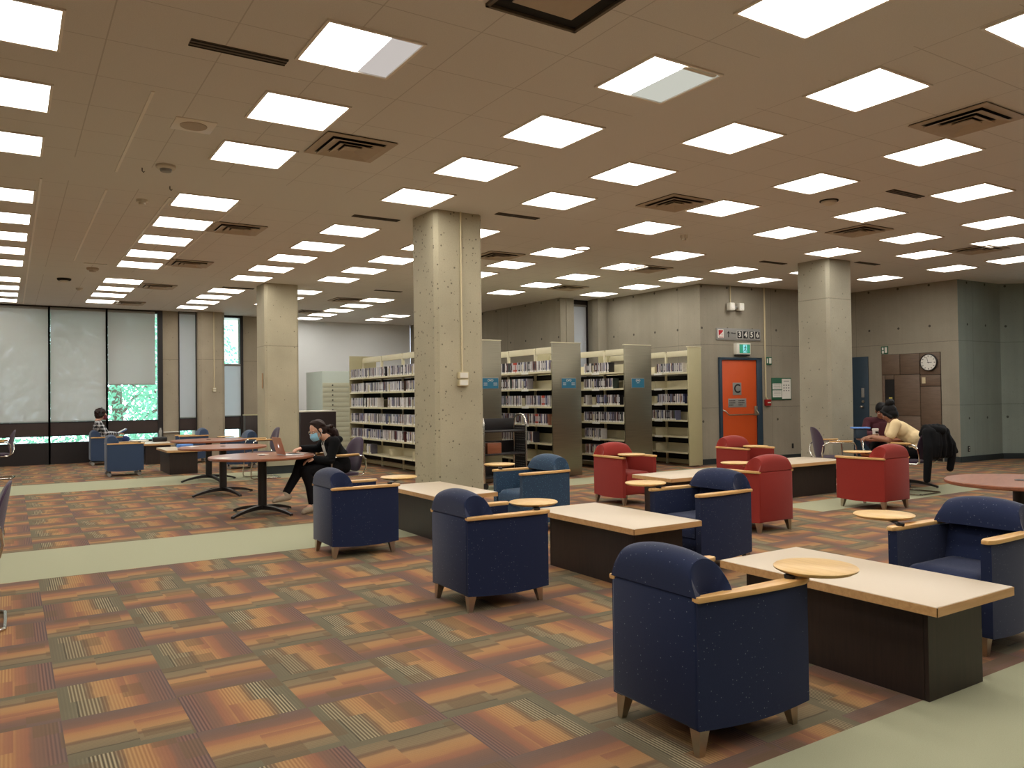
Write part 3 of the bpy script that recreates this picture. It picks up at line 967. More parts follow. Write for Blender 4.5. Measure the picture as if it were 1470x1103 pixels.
# ------------------------------------------------------------------ ceiling lights
light0 = thing('ceiling_light', 'x', 'ceiling light', (0, 0, CEIL))
b = MB()
w, d, e = 0.3115, 0.304, 0.018
for bx in ((-w, w, -d, -d+e), (-w, w, d-e, d), (-w, -w+e, -d+e, d-e), (w-e, w, -d+e, d-e)):
    b.box(*bx, -0.012, 0)
fr0 = b.obj('frame', 'tbar', light0, smooth=False)
df0 = MB().box(-w+e*0.55, w-e*0.55, -d+e*0.55, d-e*0.55, -0.004, 0.0).obj('diffuser', 'lamp', light0, smooth=False)
P1a, P1b, P1c = [-0.95, 0.28, 1.51, 2.73, 3.96, 5.18, 6.405, 7.62], [9.57, 10.76, 11.93, 13.07, 14.2], [16.0, 17.07, 18.1, 19.17]
P2a, P2b = [-0.35, 0.88, 2.10, 3.33, 4.55, 5.78, 6.99], [8.93, 10.10, 11.29, 12.45, 13.58]
ROWS = [
    ('far left row', lambda y: -0.035-0.0078*(y-4), [0.28, 1.51, 2.73, 3.96, 5.20, 6.41, 7.64] + [9.57, 10.77, 11.94, 13.07, 14.22] + [16.14, 17.3, 18.38, 19.47]),
    ('row above the round tables', lambda y: 1.835-0.0105*(y-4), [-0.35, 0.88, 2.10, 3.33, 4.57, 5.78, 7.0] + [8.94, 10.13, 11.31, 12.48, 13.54] + [15.52, 16.64, 17.68, 18.86]),
    ('row ending above the central column', lambda y: 3.735-0.0125*(y-4), P1a[1:] + [9.57, 10.75, 11.87, 12.98, 14.15] + [15.98, 17.04, 18.05, 19.16]),
    ('row right of the central column', lambda y: 5.13-0.0145*(y-4), P2a[1:] + [8.92, 10.09, 11.28, 12.43, 13.58] + [15.5, 16.6, 17.7]),
    ('row over the first disc rack', lambda y: 6.985-0.0175*(y-4), [1.45, 2.68, 3.90, 5.105, 6.33, 7.55, 9.52, 10.76, 11.9, 13.02] + [16.07, 17.22, 18.35, 19.45, 20.5]),
    ('row over the middle disc racks', lambda y: 8.79-0.0195*(y-4), [2.05, 3.28, 4.485, 5.67, 6.88, 8.85, 10.05, 11.31, 12.46, 13.68] + [18.93, 20.0]),
    ('row toward the orange door', lambda y: 10.66-0.018*(y-4), [2.7, 3.92, 5.13, 6.26, 7.48, 9.40, 10.65, 11.77, 13.02]),
    ('row over the right-hand column', lambda y: 12.08-0.02*(y-5.5), [3.35, 4.55, 5.76, 6.895, 8.87, 10.03]),
    ('rightmost row', lambda y: 13.9-0.03*(y-6.5), [4.2, 5.3, 6.463, 7.445, 8.77]),
]
FILL_PANELS = [(-1.9, [-0.5, 1.6, 3.7, 5.8, 8.9, 11.2, 13.5, 16, 18.4]), (-4.5, [0, 3, 6, 9.5, 12.5, 16, 19]), (6.9, [-3, -0.8]), (3.7, [-3, -1.2]), (1.8, [-3]),
         (10.7, [-2, 0.3]), (14.5, [-1, 1.5])]  # unseen panels added for their light on the room
first = True
def add_light(x, y, label, group):
    global first
    if first:
        light0.location = (x, y, CEIL)
        tag(light0, label, None, group)
        first = False
        return light0
    return copy_tree(light0, (x, y, CEIL), None, label, group, [fr0, df0])
lights = {}
for ri, (nm, fx, ys) in enumerate(ROWS):
    for k, y in enumerate(ys):
        lights[(ri, k)] = add_light(fx(y), y, 'square lit ceiling panel, %s from the front in the %s' % (ordinal[k], nm), 'square ceiling light panels')
for x, ys in FILL_PANELS:
    for y in ys:
        add_light(x, y, 'unseen ceiling panel added to light the room', 'unseen added ceiling panels')

def refit(o, x0, x1, matn, lab, name):
    """replace the lens of one light by a lit part and a darker part"""
    for c in kids(o):
        if c.name.startswith('diffuser'):
            bpy.data.objects.remove(c)
    lo, hi = -w+e*0.55, w-e*0.55
    cut = lo+(hi-lo)*x0
    MB().box(lo, cut, -d+e*0.55, d-e*0.55, -0.004, 0).obj('diffuser', 'lamp', o, smooth=False)
    r = MB().box(cut, hi, -d+e*0.55, d-e*0.55, -0.003, 0).obj(name, matn, o, smooth=False)
    r['label'] = lab
    return o
o = lights[(1, 4)]
refit(o, 0.66, 1, 'lampdim', 'dim right third of the light lens', 'dim_lens')
o['label'] = 'square ceiling panel with its right third dim, above the round tables row'
o = [v for k, v in lights.items() if k[0] == 2][3]
refit(o, 0.50, 1, 'lampopen', 'open reflector without a lens', 'reflector')
MB().box(-0.02, 0.27, -0.28, -0.245, -0.016, -0.004, 0.004).obj('lamp_holder', 'plastic', o)
o['label'] = 'square ceiling light with its lens slid half open, toward the central column'

# ------------------------------------------------------------------ ceiling fittings
def vent(x, y, label, src=[None]):
    if src[0] is not None:
        return copy_tree(src[0], (x, y, CEIL), None, label)
    t = thing('air_vent', label, 'air vent', (x, y, CEIL), 0, 'square louvred ceiling vents')
    def ring(o, i, zo, zi, th=0.006):
        b = MB()
        for k in range(4):
            b.M = Matrix.Rotation(k*pi/2, 4, 'Z')
            t_ = bmesh.new()
            v = [t_.verts.new(p) for p in ((-o, -o, zo), (o, -o, zo), (i, -i, zi), (-i, -i, zi), (-o, -o, zo+th), (o, -o, zo+th), (i, -i, zi+th), (-i, -i, zi+th))]
            for q in ((0, 1, 2, 3), (7, 6, 5, 4), (0, 4, 5, 1), (3, 2, 6, 7)):
                t_.faces.new([v[j] for j in q])
            b.add(t_)
        b.M = Matrix.Identity(4)
        return b
    MB().box(-0.3, 0.3, -0.3, 0.3, -0.004, 0).obj('dark_throat', 'dark', t, smooth=False)
    ring(0.305, 0.235, -0.014, -0.012).obj('border', 'vent', t, smooth=False)
    ring(0.225, 0.150, -0.034, -0.012).obj('louvre', 'vent', t, smooth=False)
    ring(0.142, 0.085, -0.034, -0.012).obj('louvre', 'vent', t, smooth=False)
    b = ring(0.078, 0.05, -0.03, -0.02)
    b.box(-0.052, 0.052, -0.052, 0.052, -0.02, -0.012)
    b.obj('louvre', 'vent', t, smooth=False)
    src[0] = t
    return t
for x, y, s in ((2.458, 6.371, 'beside the third panel above the near carpet, left of centre'), (6.412, 3.298, 'at the upper right near the frame edge'),
                (2.405, 10.125, 'above the nearest round table'), (2.379, 13.054, 'above the far round table'), (2.341, 15.951, 'above the near caster armchairs'),
                (2.204, 18.94, 'closest to the window wall'), (6.275, 6.422, 'between the central column and the right column, nearest'),
                (9.509, 6.311, 'above the red armchairs on the right'), (6.269, 10.183, 'right beside the central column'),
                (9.168, 10.038, 'above the disc racks, nearer one'), (9.335, 12.547, 'above the disc racks, farther one'), (12.405, 6.246, 'at the right edge above the people at the table'),
                (6.15, 16.3, 'above the map drawer cabinet'), (6.2, 18.9, 'near the white back wall')):
    vent(x, y, 'square louvred ceiling vent ' + s)
t = thing('return_air_opening', 'large square recessed air opening in the ceiling at top centre', 'air vent', (2.50, 3.36, CEIL))
b = MB()
for k in range(4):
    b.M = Matrix.Rotation(k*pi/2, 4, 'Z')
    b.box(-0.305, 0.305, -0.305, -0.285, -0.02, 0)
b.M = Matrix.Identity(4)
b.obj('rim', 'grille', t, smooth=False)
b = MB()
b.box(-0.285, 0.285, -0.285, 0.285, -0.003, 0, mi=0)
b.box(-0.2, 0.2, -0.2, 0.2, -0.012, -0.003, 0.003, mi=1)
b.obj('plate', ['dark', 'vent'], t, smooth=False)

def slot(x, y, label, src=[None]):
    if src[0] is not None:
        return copy_tree(src[0], (x, y, CEIL), None, label)
    t = thing('slot_diffuser', label, 'air vent', (x, y, CEIL), 0, 'narrow slot diffusers')
    MB().box(-0.29, 0.29, -0.05, 0.05, -0.006, 0).obj('grille_plate', 'grille', t, smooth=False)
    b = MB()
    for q in range(3):
        b.box(-0.29, 0.29, -0.046+q*0.04, -0.034+q*0.04, -0.009, -0.006)
    b.obj('blade', 'dark', t, smooth=False)
    src[0] = t
    return t
for x, y, s in ((1.204, 4.966, 'at upper left of the picture'), (3.687, 8.744, 'just left of the central column'), (5.096, 7.826, 'just right of the central column'),
                (8.193, 4.875, 'at upper right beside a light panel'), (10.573, 8.57, 'left of the right-hand column'), (12.046, 7.855, 'right of the right-hand column'),
                (3.7, 15.5, 'behind the left column'), (6.4, 14.6, 'over the back of the first disc rack')):
    slot(x, y, 'narrow dark slot diffuser in the ceiling ' + s)

def puck(name, label, cat, x, y, r, h, mats='sensor', inner=None):
    t = thing(name, label, cat, (x, y, CEIL))
    MB().lathe([(r, 0), (r, -h*0.35), (r*0.86, -h*0.6), (0, -h*0.6)], seg=24).obj('base', mats, t)
    MB().lathe([(r*0.62, -h*0.6), (r*0.55, -h), (0, -h*1.08)], seg=20).obj('sensor_head', inner or mats, t)
    return t
puck('smoke_detector', 'round white smoke detector with dark slots, nearest on the ceiling', 'smoke detector', 1.21, 7.726, 0.085, 0.055, inner='grey')
puck('smoke_detector', 'round white heat detector on the ceiling band behind the first one', 'smoke detector', 1.199, 9.166, 0.06, 0.05)
puck('smoke_detector', 'dark-rimmed detector on the ceiling near the windows', 'smoke detector', 0.809, 15.679, 0.11, 0.06, 'dark', 'sensor')
puck('smoke_detector', 'small white detector on the ceiling beyond the dark-rimmed one', 'smoke detector', 1.123, 16.898, 0.06, 0.05)
puck('smoke_detector', 'tan detector under the small pale ceiling sign', 'smoke detector', 1.134, 14.248, 0.09, 0.06, 'vent')
puck('smoke_detector', 'small white detector dome above the middle disc racks', 'smoke detector', 7.681, 7.686, 0.05, 0.07)
t = thing('ceiling_beacon', 'pale ceiling dome with a dark shadow gap at upper right', 'smoke detector', (7.727, 5.488, CEIL))
MB().lathe([(0.1, 0), (0.1, -0.012), (0, -0.012)], seg=24).obj('base', 'dark', t)
MB().lathe([(0.085, -0.012), (0.08, -0.03), (0.03, -0.055), (0, -0.058)], seg=24).obj('dome', 'sensor', t)
t = thing('ceiling_speaker', 'pale square ceiling speaker with a round grille at upper left', 'speaker', (1.217, 6.479, CEIL))
MB().box(-0.15, 0.15, -0.15, 0.15, -0.006, 0, 0.002).obj('plate', 'tbar', t)
MB().lathe([(0.1, -0.006), (0.098, -0.011), (0, -0.014)], seg=28).obj('round_grille', 'vent', t)
t = thing('ceiling_sign', 'small pale rectangular plate on the ceiling near the windows', 'sign', (1.137, 13.795, CEIL))
MB().box(-0.16, 0.16, -0.05, 0.05, -0.012, 0, 0.002).obj('plate', 'plastic', t)
t = thing('round_downlight', 'small round lit downlight beside a square panel above the racks', 'ceiling light', (6.988, 9.026, CEIL))
MB().lathe([(0.12, 0), (0.12, -0.015), (0.10, -0.02)], seg=28).obj('ring', 'tbar', t)
MB().lathe([(0.10, -0.018), (0, -0.026)], seg=28).obj('lens', 'lamp', t)
for (x, y, s) in ((1.035, 7.9, 'left'), (1.36, 8.45, 'right')):
    tag(MB().tube([(0, 0, 0), (0, 0, -0.03), (0.012, 0, -0.042), (0.02, 0, -0.03)], 0.004, 6).obj('ceiling_hook', 'ink', None, loc=(x, y, CEIL)), 'small dark hook hanging from the ceiling band, the %s one' % s, 'hook', 'ceiling hooks')

# ------------------------------------------------------------------ lounge armchairs
def arm_bow(x):                                   # outward bow of an arm along its length
    t = (x+0.30)/0.61
    return 0.248+0.034*sin(max(0, min(1, t))*pi*0.62)

def armchair_parts(t, cloth, tablet=None, casters=False, tab_mat='maple_y', arms=True):
    zb = 0.105
    b = MB()
    for s in (1, -1):
        def fn(u, v, k, s=s):
            x = -0.30+0.60*u
            sag = -0.014*sin(pi*u)
            z = (zb+sag)+(0.585-zb-sag)*v
            y = arm_bow(x)-(0.0 if k else 0.055)
            return (x, s*y, z)
        b.shell(fn, 14, 4)
    b.box(-0.305, -0.245, -0.244, 0.244, zb, 0.60, 0.012)
    b.box(0.18, 0.285, -0.215, 0.215, 0.13, 0.265, 0.015)
    b.box(-0.25, 0.2, -0.215, 0.215, 0.13, 0.22)
    b.obj('upholstered_frame', cloth, t, angle=50)
    def cushion(u, v, k):                          # seat
        x = -0.20+0.49*u
        y = -0.205+0.41*v
        e = min(1, 9*min(v, 1-v), 7*(1-u))
        return (x, y, (0.365+0.045*e**0.5) if k else 0.262)
    MB().shell(cushion, 18, 14).obj('seat_cushion', cloth, t, angle=60)
    def backc(u, v, k):
        z = 0.36+0.245*v
        y = -0.205+0.41*u
        e = min(1, 8*min(u, 1-u))
        return ((-0.135-0.07*(v)+0.02*e**0.5) if k else -0.246, y, z)
    MB().shell(backc, 14, 8).obj('back_cushion', cloth, t, angle=60)
    # head roll: arched pad over the full width
    def roll(u, v, k):
        s = 2*u-1
        a = abs(s)
        edge = max(0.0, (a-0.93)/0.07)
        h = 0.160*(1-0.20*a*a)*(1-0.10*edge**2)
        ang = pi*v
        prof = sin(ang)**0.5
        px = -0.2175-0.0885*cos(ang)
        if v > 0.5:
            px += 0.022*(v-0.5)*2
            prof = sin(ang)**0.78
        y = s*(0.253-0.045*prof*a-0.006*edge)
        z = 0.602+h*prof
        if not k:
            z = 0.600
            px = -0.2175+(px+0.2175)*0.6
        return (px, y, z)
    MB().shell(roll, 30, 20).obj('head_pad', cloth, t, angle=50)
    if arms:
        for s in (1, -1):
            pts_o, pts_i = [], []
            n = 14
            for i in range(n+1):
                x = -0.305+0.625*i/n
                tt = i/n
                o_ = arm_bow(x)+0.012
                wd = 0.034+0.036*sin(min(1, tt*1.25)*pi*0.5)
                end = max(0, (tt-0.9)/0.1)
                pts_o.append((x, s*(o_-0.016*end*end)))
                pts_i.append((x, s*(o_-wd+0.018*end*end)))
            poly = pts_o+pts_i[::-1]
            if s < 0:
                poly = poly[::-1]
            MB().prism(poly, 0.584, 0.608, 0.006).obj('armrest', 'maple', t)
    for (x, s) in ((-0.255, 1), (-0.255, -1), (0.245, 1), (0.245, -1)):
        b = MB()
        y = s*0.205
        if casters:
            b.cyl((x, y, 0.07), (x, y, 0.12), 0.012, seg=10)
            b.box(x-0.02, x+0.02, y-0.024, y+0.024, 0.055, 0.085, 0.008)
            b.cyl((x-0.012, y-0.028, 0.034), (x-0.012, y-0.008, 0.034), 0.034, seg=16, mi=1)
            b.cyl((x-0.012, y+0.008, 0.034), (x-0.012, y+0.028, 0.034), 0.034, seg=16, mi=1)
            b.obj('caster', ['black', 'grey'], t)
        else:
            dx = 0.020*(1 if x > 0 else -1)
            tb = bmesh.new()
            def ring(z, cx, cy, a):
                return [tb.verts.new((cx+p*a, cy+q*a, z)) for p, q in ((-1, -1), (1, -1), (1, 1), (-1, 1))]
            r0 = ring(0.0, x+dx, y+s*0.018, 0.0135)
            r1 = ring(0.125, x+dx*0.2, y+s*0.006, 0.030)
            tb.faces.new(r0[::-1])
            tb.faces.new(r1)
            for k in range(4):
                tb.faces.new((r0[k], r0[(k+1) % 4], r1[(k+1) % 4], r1[k]))
            bmesh.ops.recalc_face_normals(tb, faces=list(tb.faces))
            b.add(tb)
            b.obj('leg', 'nickel', t, smooth=False)
    if tablet:
        tx, ty = tablet
        px, py = (0.235, -0.245)
        a = MB()
        a.cyl((px, py, 0.606), (px, py, 0.622), 0.022, seg=16)
        d = Vector((tx-px, ty-py, 0))
        if d.length > 0.02:
            n_ = d.normalized()
            a.M = Matrix.Translation((px, py, 0)) @ Matrix.Rotation(atan2(d.y, d.x), 4, 'Z')
            a.box(-0.015, d.length*0.9, -0.018, 0.018, 0.614, 0.622)
            a.M = Matrix.Identity(4)
        p = a.obj('tablet_bracket', 'black', t)
        MB().lathe([(0, 0.622), (0.150, 0.622), (0.168, 0.632), (0.170, 0.638), (0.166, 0.642), (0, 0.642)], (tx, ty, 0), 48).obj('tablet', tab_mat, t, angle=50)

def armchair(label, x, y, rz, cloth, tablet=None, group='lounge armchairs', **kw):
    t = thing('armchair', label, 'armchair', (x, y, 0), rz, group)
    armchair_parts(t, cloth, tablet, **kw)
    return t

armchair('navy armchair nearest the camera, seen from behind, round tablet over its right arm', 2.475, 2.387, 0, 'navy', (0.385, -0.258))
armchair('navy armchair second from the camera, seen from behind beside the second coffee table', 2.745, 4.63, 0, 'navy', (0.322, -0.075))
armchair('navy armchair seen from behind, third from the camera, next to the masked woman', 2.62, 6.765, 0, 'navy', (0.43, -0.005))
armchair('navy armchair facing the camera between the two nearest cream coffee tables', 4.715, 4.57, pi, 'navy', (0.234, -0.405))
armchair('navy armchair cut off by the right edge, facing the nearest coffee table', 4.51, 2.37, pi, 'navy', (0.10, -0.43))
armchair('teal dotted armchair in front of the central column and book truck', 4.59, 6.835, pi, 'teal', (0.09, -0.50))
armchair('red armchair facing right in front of the steel rack ends, tablet swung across', 6.63, 7.765, -pi/2, 'red', (0.30, -0.13))
armchair('red armchair in front of the orange door with a round tablet', 8.92, 7.80, -pi/2, 'red', (0.31, -0.12))
armchair('red armchair seen from directly behind, right of the front-facing navy armchair', 6.41, 5.51, pi/2, 'red', (0.30, -0.12))
armchair('red armchair seen from behind and side next to the person in the tan shirt', 8.70, 5.65, pi/2, 'red', (0.30, -0.15))
armchair('slate blue armchair on casters, empty, nearest the far windows corner', 1.80, 16.28, 0, 'slate', (0.24, -0.10), 'armchairs on casters', casters=True, tab_mat='plastic')
armchair('slate blue armchair on casters with the person in plaid sitting in it', 1.78, 19.40, 0, 'slate', None, 'armchairs on casters', casters=True)
armchair('slate blue caster armchair in front of the slot window left of the conduit pier', 3.42, 18.60, pi, 'slate', None, 'armchairs on casters', casters=True)
armchair('slate blue caster armchair partly hidden behind the left concrete column', 3.90, 16.40, pi, 'slate', (0.20, -0.2), 'armchairs on casters', casters=True)

# ------------------------------------------------------------------ coffee tables
def coffee_table(label, x0, x1, y0, y1, inset=0.10):
    t = thing('coffee_table', label, 'coffee table', ((x0+x1)/2, (y0+y1)/2, 0), 0, 'cream topped coffee tables')
    w, d = (x1-x0)/2, (y1-y0)/2
    p = MB().box(-w+0.003, w-0.003, -d+0.003, d-0.003, 0.412, 0.452, 0.004).obj('tabletop', 'laminate', t)
    b = MB()
    for q in ((-w, w, -d, -d+0.003), (-w, w, d-0.003, d), (-w, -w+0.003, -d, d), (w-0.003, w, -d, d)):
        b.box(*q, 0.410, 0.449)
    b.obj('edge_band', 'band', p, smooth=False)
    b = MB()
    wi, di = w-inset, d-inset
    th = 0.02
    b.box(-wi, wi, -di, -di+th, 0, 0.412, 0.001)
    b.box(-wi, wi, di-th, di, 0, 0.412, 0.001)
    b.box(-wi, -wi+th, -di+th+0.002, di-th-0.002, 0, 0.412, 0.001)
    b.box(wi-th, wi, -di+th+0.002, di-th-0.002, 0, 0.412, 0.001)
    b.obj('pedestal', 'espresso', t, smooth=False)
    return t
coffee_table('cream topped coffee table nearest the camera beside the nearest navy armchair', 3.315, 3.965, 1.87, 3.085)
coffee_table('cream topped coffee table between the second navy armchair and the front-facing one', 3.60, 4.25, 4.12, 5.36)
coffee_table('cream topped coffee table in front of the central column', 3.33, 3.98, 6.52, 7.74)
coffee_table('cream topped coffee table in front of the left red armchair', 6.08, 7.30, 6.33, 6.98)
coffee_table('cream topped coffee table between the two right-hand red armchairs', 8.43, 9.66, 6.66, 7.35)
coffee_table('pale coffee table with dark pedestal left of the round tables', 2.45, 3.06, 15.72, 16.94, 0.06)
coffee_table('pale coffee table in front of the person in plaid', 2.42, 3.04, 18.55, 19.77, 0.06)

# ------------------------------------------------------------------ round tables
def round_table(label, x, y, r=0.61, z=0.70, rz=0.5):
    t = thing('round_table', label, 'table', (x, y, 0), rz, 'round cherry tables')
    MB().lathe([(0, z-0.03), (r-0.006, z-0.03), (r, z-0.024), (r, z-0.006), (r-0.006, z), (0, z)], seg=72).obj('tabletop', 'cherry', t, angle=40)
    MB().lathe([(0.036, z-0.001), (0.04, z+0.004), (0.03, z+0.006), (0.022, z+0.002), (0, z+0.002)], seg=24).obj('cable_grommet', 'black', t)
    MB().lathe([(0.052, 0.075), (0.052, z-0.05), (0.09, z-0.045), (0.16, z-0.03), (0, z-0.03)], seg=28).obj('column', 'black', t)
    for k in range(4):
        a = k*pi/2
        ca, sa = cos(a), sin(a)
        b = MB()
        b.M = Matrix.Rotation(a, 4, 'Z')
        def leg(u, v, kk):
            x_ = 0.03+0.435*u
            zt = 0.105-0.075*u**2.0
            zb = zt-(0.05-0.026*u)
            wv = (0.032-0.012*u)
            return (x_, (v-0.5)*2*wv, zt if kk else zb)
        b.shell(leg, 12, 2)
        b.M = Matrix.Identity(4)
        l = b.obj('leg', 'black', t, angle=50)
        MB().cyl((0.445*ca, 0.445*sa, 0), (0.445*ca, 0.445*sa, 0.014), 0.014, 0.011, 12).obj('foot_glide', 'grey', l)
    return t
round_table('round cherry table with the laptop and the masked woman', 2.56, 9.62, rz=0.52)
round_table('round cherry table directly behind the one with the laptop', 2.62, 11.95, rz=0.3)
round_table('round cherry table farthest back, left of the left column', 2.87, 14.15, rz=0.2)
round_table('round cherry table at the right edge behind the navy armchair', 6.34, 2.93, 0.50, rz=0.4)
round_table('round brown table where the person in the tan shirt leans', 10.92, 6.63, rz=0.3)

# ------------------------------------------------------------------ sled base chairs
def sled_chair(label, x, y, rz, arms=True, seat_z=0.445):
    t = thing('sled_chair', label, 'chair', (x, y, 0), rz, 'plum chairs with chrome sled frames')
    b = MB()
    for s in (1, -1):
        y_ = s*0.265
        pts = [(-0.24, y_, 0.62), (-0.20, y_, 0.655), (-0.15, y_, 0.665), (0.14, y_, 0.665), (0.19, y_, 0.655), (0.215, y_, 0.61), (0.235, y_, 0.30), (0.255, y_, 0.06), (0.245, y_, 0.022), (0.20, y_, 0.011),
               (-0.20, y_, 0.011), (-0.245, y_*0.97, 0.011), (-0.265, y_*0.86, 0.011)]
        b.tube(pts, 0.011, 8)
        b.tube([(-0.24, y_, 0.62), (-0.255, y_*0.97, 0.52), (-0.235, y_*0.85, 0.44)], 0.011, 8)
        b.tube([(0.228, y_, 0.40), (0.20, y_*0.9, 0.415), (-0.2, y_*0.85, 0.41), (-0.235, y_*0.85, 0.44)], 0.010, 8)
    b.tube([(-0.265, -0.228, 0.011), (-0.268, 0, 0.011), (-0.265, 0.228, 0.011)], 0.011, 8)
    b.obj('sled_frame', 'chrome', t)
    def seat(u, v, k):
        a = u*2*pi
        r = v
        sx = abs(cos(a))**0.6*(1 if cos(a) > 0 else -1)
        sy = abs(sin(a))**0.6*(1 if sin(a) > 0 else -1)
        return (0.235*r*sx+0.01, 0.235*r*sy, (seat_z+0.02*(1-r**4)) if k else seat_z-0.035+0.012*r)
    MB().shell(seat, 32, 6).obj('seat', 'purple', t, angle=60)
    def back(u, v, k):
        a = u*2*pi
        sx = abs(cos(a))**0.75*(1 if cos(a) > 0 else -1)
        sz = abs(sin(a))**0.85*(1 if sin(a) > 0 else -1)
        y_ = 0.225*v*sx*(1-0.12*max(0, sz*v))
        z_ = 0.665+0.215*v*sz
        lean = -0.225-0.16*(z_-0.45)+0.045*(y_/0.22)**2
        return (lean+(0.028*(1-v**6) if k else -0.012), y_, z_)
    MB().shell(back, 36, 8).obj('backrest', 'purple', t, angle=60)
    if arms:
        for s in (1, -1):
            MB().box(-0.15, 0.165, s*0.265-0.026, s*0.265+0.026, 0.672, 0.692, 0.008).obj('armrest', 'maple', t)
    return t
sled_chair('plum sled chair with wooden arms that the masked woman sits on', 3.47, 9.52, pi+0.12)
sled_chair('empty plum sled chair between the far round table and the left column', 3.74, 14.08, pi)
sled_chair('plum chrome chair by the windows at the left edge', -0.20, 17.08, pi-0.1)
sled_chair('plum chair mostly cut off by the left edge beside the sage carpet strip', -0.29, 5.90, pi)
sled_chair('chrome framed chair with a black coat over its back', 10.30, 6.13, 1.60)
sled_chair('chrome armed chair at the left side of the brown table', 10.02, 7.12, -0.6)
sled_chair('chair behind the brown table that the person in maroon sits on', 11.37, 7.24, 3.78)

# ------------------------------------------------------------------ disc racks
YF = 10.75
LEVELS = (1.78, 1.485, 1.185, 0.87, 0.56, 0.26)
def rack(label, x0, x1, y1, double=True, steel=True, sign=None, both_ends=True):
    """double faced library shelving running along y from the aisle end at YF"""
    t = thing('shelving_rack', label, 'shelving', ((x0+x1)/2, YF, 0), 0, 'cream disc racks')
    w = (x1-x0)/2
    L = y1-YF
    ep = MB().box(-w, w, 0, 0.03, 0.02, 2.265, 0.003).obj('end_panel', 'steel' if steel else 'cream_d', t)
    if sign:
        sg = MB().box(sign[0]-0.155, sign[0]+0.155, -0.012, 0.0, sign[1]-0.09, sign[1]+0.09, 0.002).obj('subject_sign', 'grey', ep)
        MB().box(sign[0]-0.146, sign[0]+0.146, -0.014, -0.011, sign[1]-0.081, sign[1]+0.081).obj('sign_face', 'tealsign', ep, smooth=False)
        text('sign_lettering', 'DVD', 0.05, 'paper', ep, (sign[0], -0.0155, sign[1]+0.045), FACE)
        if sign[2]:
            b = MB()
            for k in range(2):
                b.box(sign[0]-0.125, sign[0]-0.06, -0.0155, -0.014, sign[1]-0.002-k*0.03, sign[1]+0.008-k*0.03)
                b.box(sign[0]+0.055, sign[0]+0.125, -0.0155, -0.014, sign[1]-0.002-k*0.03, sign[1]+0.008-k*0.03)
        else:
            b = MB().box(sign[0]-0.03, sign[0]+0.03, -0.0155, -0.014, sign[1]+0.0, sign[1]+0.008)
        b.obj('small_print', 'alu', ep, smooth=False)
    MB().box(-w-0.008, w+0.008, -0.006, 0.05, 2.262, 2.28, 0.003).obj('cap', 'cream', ep, smooth=False)
    MB().box(-w, w, L-0.02, L, 0.02, 2.265, 0.002).obj('end_panel', 'cream_d', t)
    n = max(1, round((L-0.06)/0.93))
    seg = (L-0.05)/n
    cx = 0.0 if double else w-0.03
    for k in range(n+1):
        y = 0.035+k*seg
        MB().box(cx-0.02, cx+0.02, max(0.03, y-0.025), min(L-0.02, y+0.025), 0.0, 2.20).obj('upright', 'cream', t, smooth=False)
    for k in range(n):
        y = 0.03+k*seg
        MB().box(cx-0.018, cx+0.018, y+0.028, y+seg-0.028, 2.115, 2.225, 0.004).obj('top_rail', 'cream', t)
        MB().box(cx-0.03, cx+0.03, y+0.03, y+seg-0.03, 0.03, 0.10).obj('base_rail', 'cream_d', t, smooth=False)
        MB().box(cx-0.004, cx+0.004, y+0.026, y+seg-0.026, 0.11, 1.74).obj('shade_sheet', 'dark', t, smooth=False)  # dark sheet stands in for the shade between the shelves
        sides = ((-w, cx-0.005),) if not double else ((-w, cx-0.004), (cx+0.004, w))
        for si, (a, c) in enumerate(sides):
            for z in LEVELS:
                b = MB()
                b.box(a, c, y+0.012, y+seg-0.012, z-0.004, z+0.006)              # tray
                fx = a if si == 0 else c
                b.box(fx-0.003, fx+0.003, y+0.012, y+seg-0.012, z-0.018, z+0.012)  # front lip
                bx = c if si == 0 else a
                b.box(bx-0.012 if si == 0 else bx, bx if si == 0 else bx+0.012, y+0.012, y+seg-0.012, z, z+0.16)
                for yy in (y+0.014, y+seg-0.017):
                    b.box(min(a, c)+0.006, max(a, c), yy, yy+0.003, z, z+0.155)
                b.obj('shelf', 'cream', t, smooth=False)
    return t, seg, n
r2, seg2, n2 = rack('double sided disc rack behind the central column with a steel end', 6.05, 6.65, 15.87, sign=(0.09, 1.585, 1))
r3, seg3, n3 = rack('disc rack with the steel end right behind the teal armchair', 7.655, 8.255, 14.4, sign=(0.03, 1.585, 1))
r4, seg4, n4 = rack('disc rack with the steel end behind the left red armchair', 9.235, 9.865, 13.5, sign=(-0.02, 1.585, 0))
r5, seg5, n5 = rack('single sided khaki rack against the wall beside the orange door', 10.80, 11.14, 13.45, double=False, steel=False)
# shelf label holders
for rk, xx, nn, sg in ((r3, -0.3, n3, seg3), (r4, -0.315, n4, seg4), (r5, -0.17, n5, seg5)):
    for z in LEVELS[:5]:
        MB().box(xx-0.008, xx-0.004, 0.72, 0.94, z-0.026, z+0.012, 0.001).obj('label_holder', 'paper', rk, smooth=False)

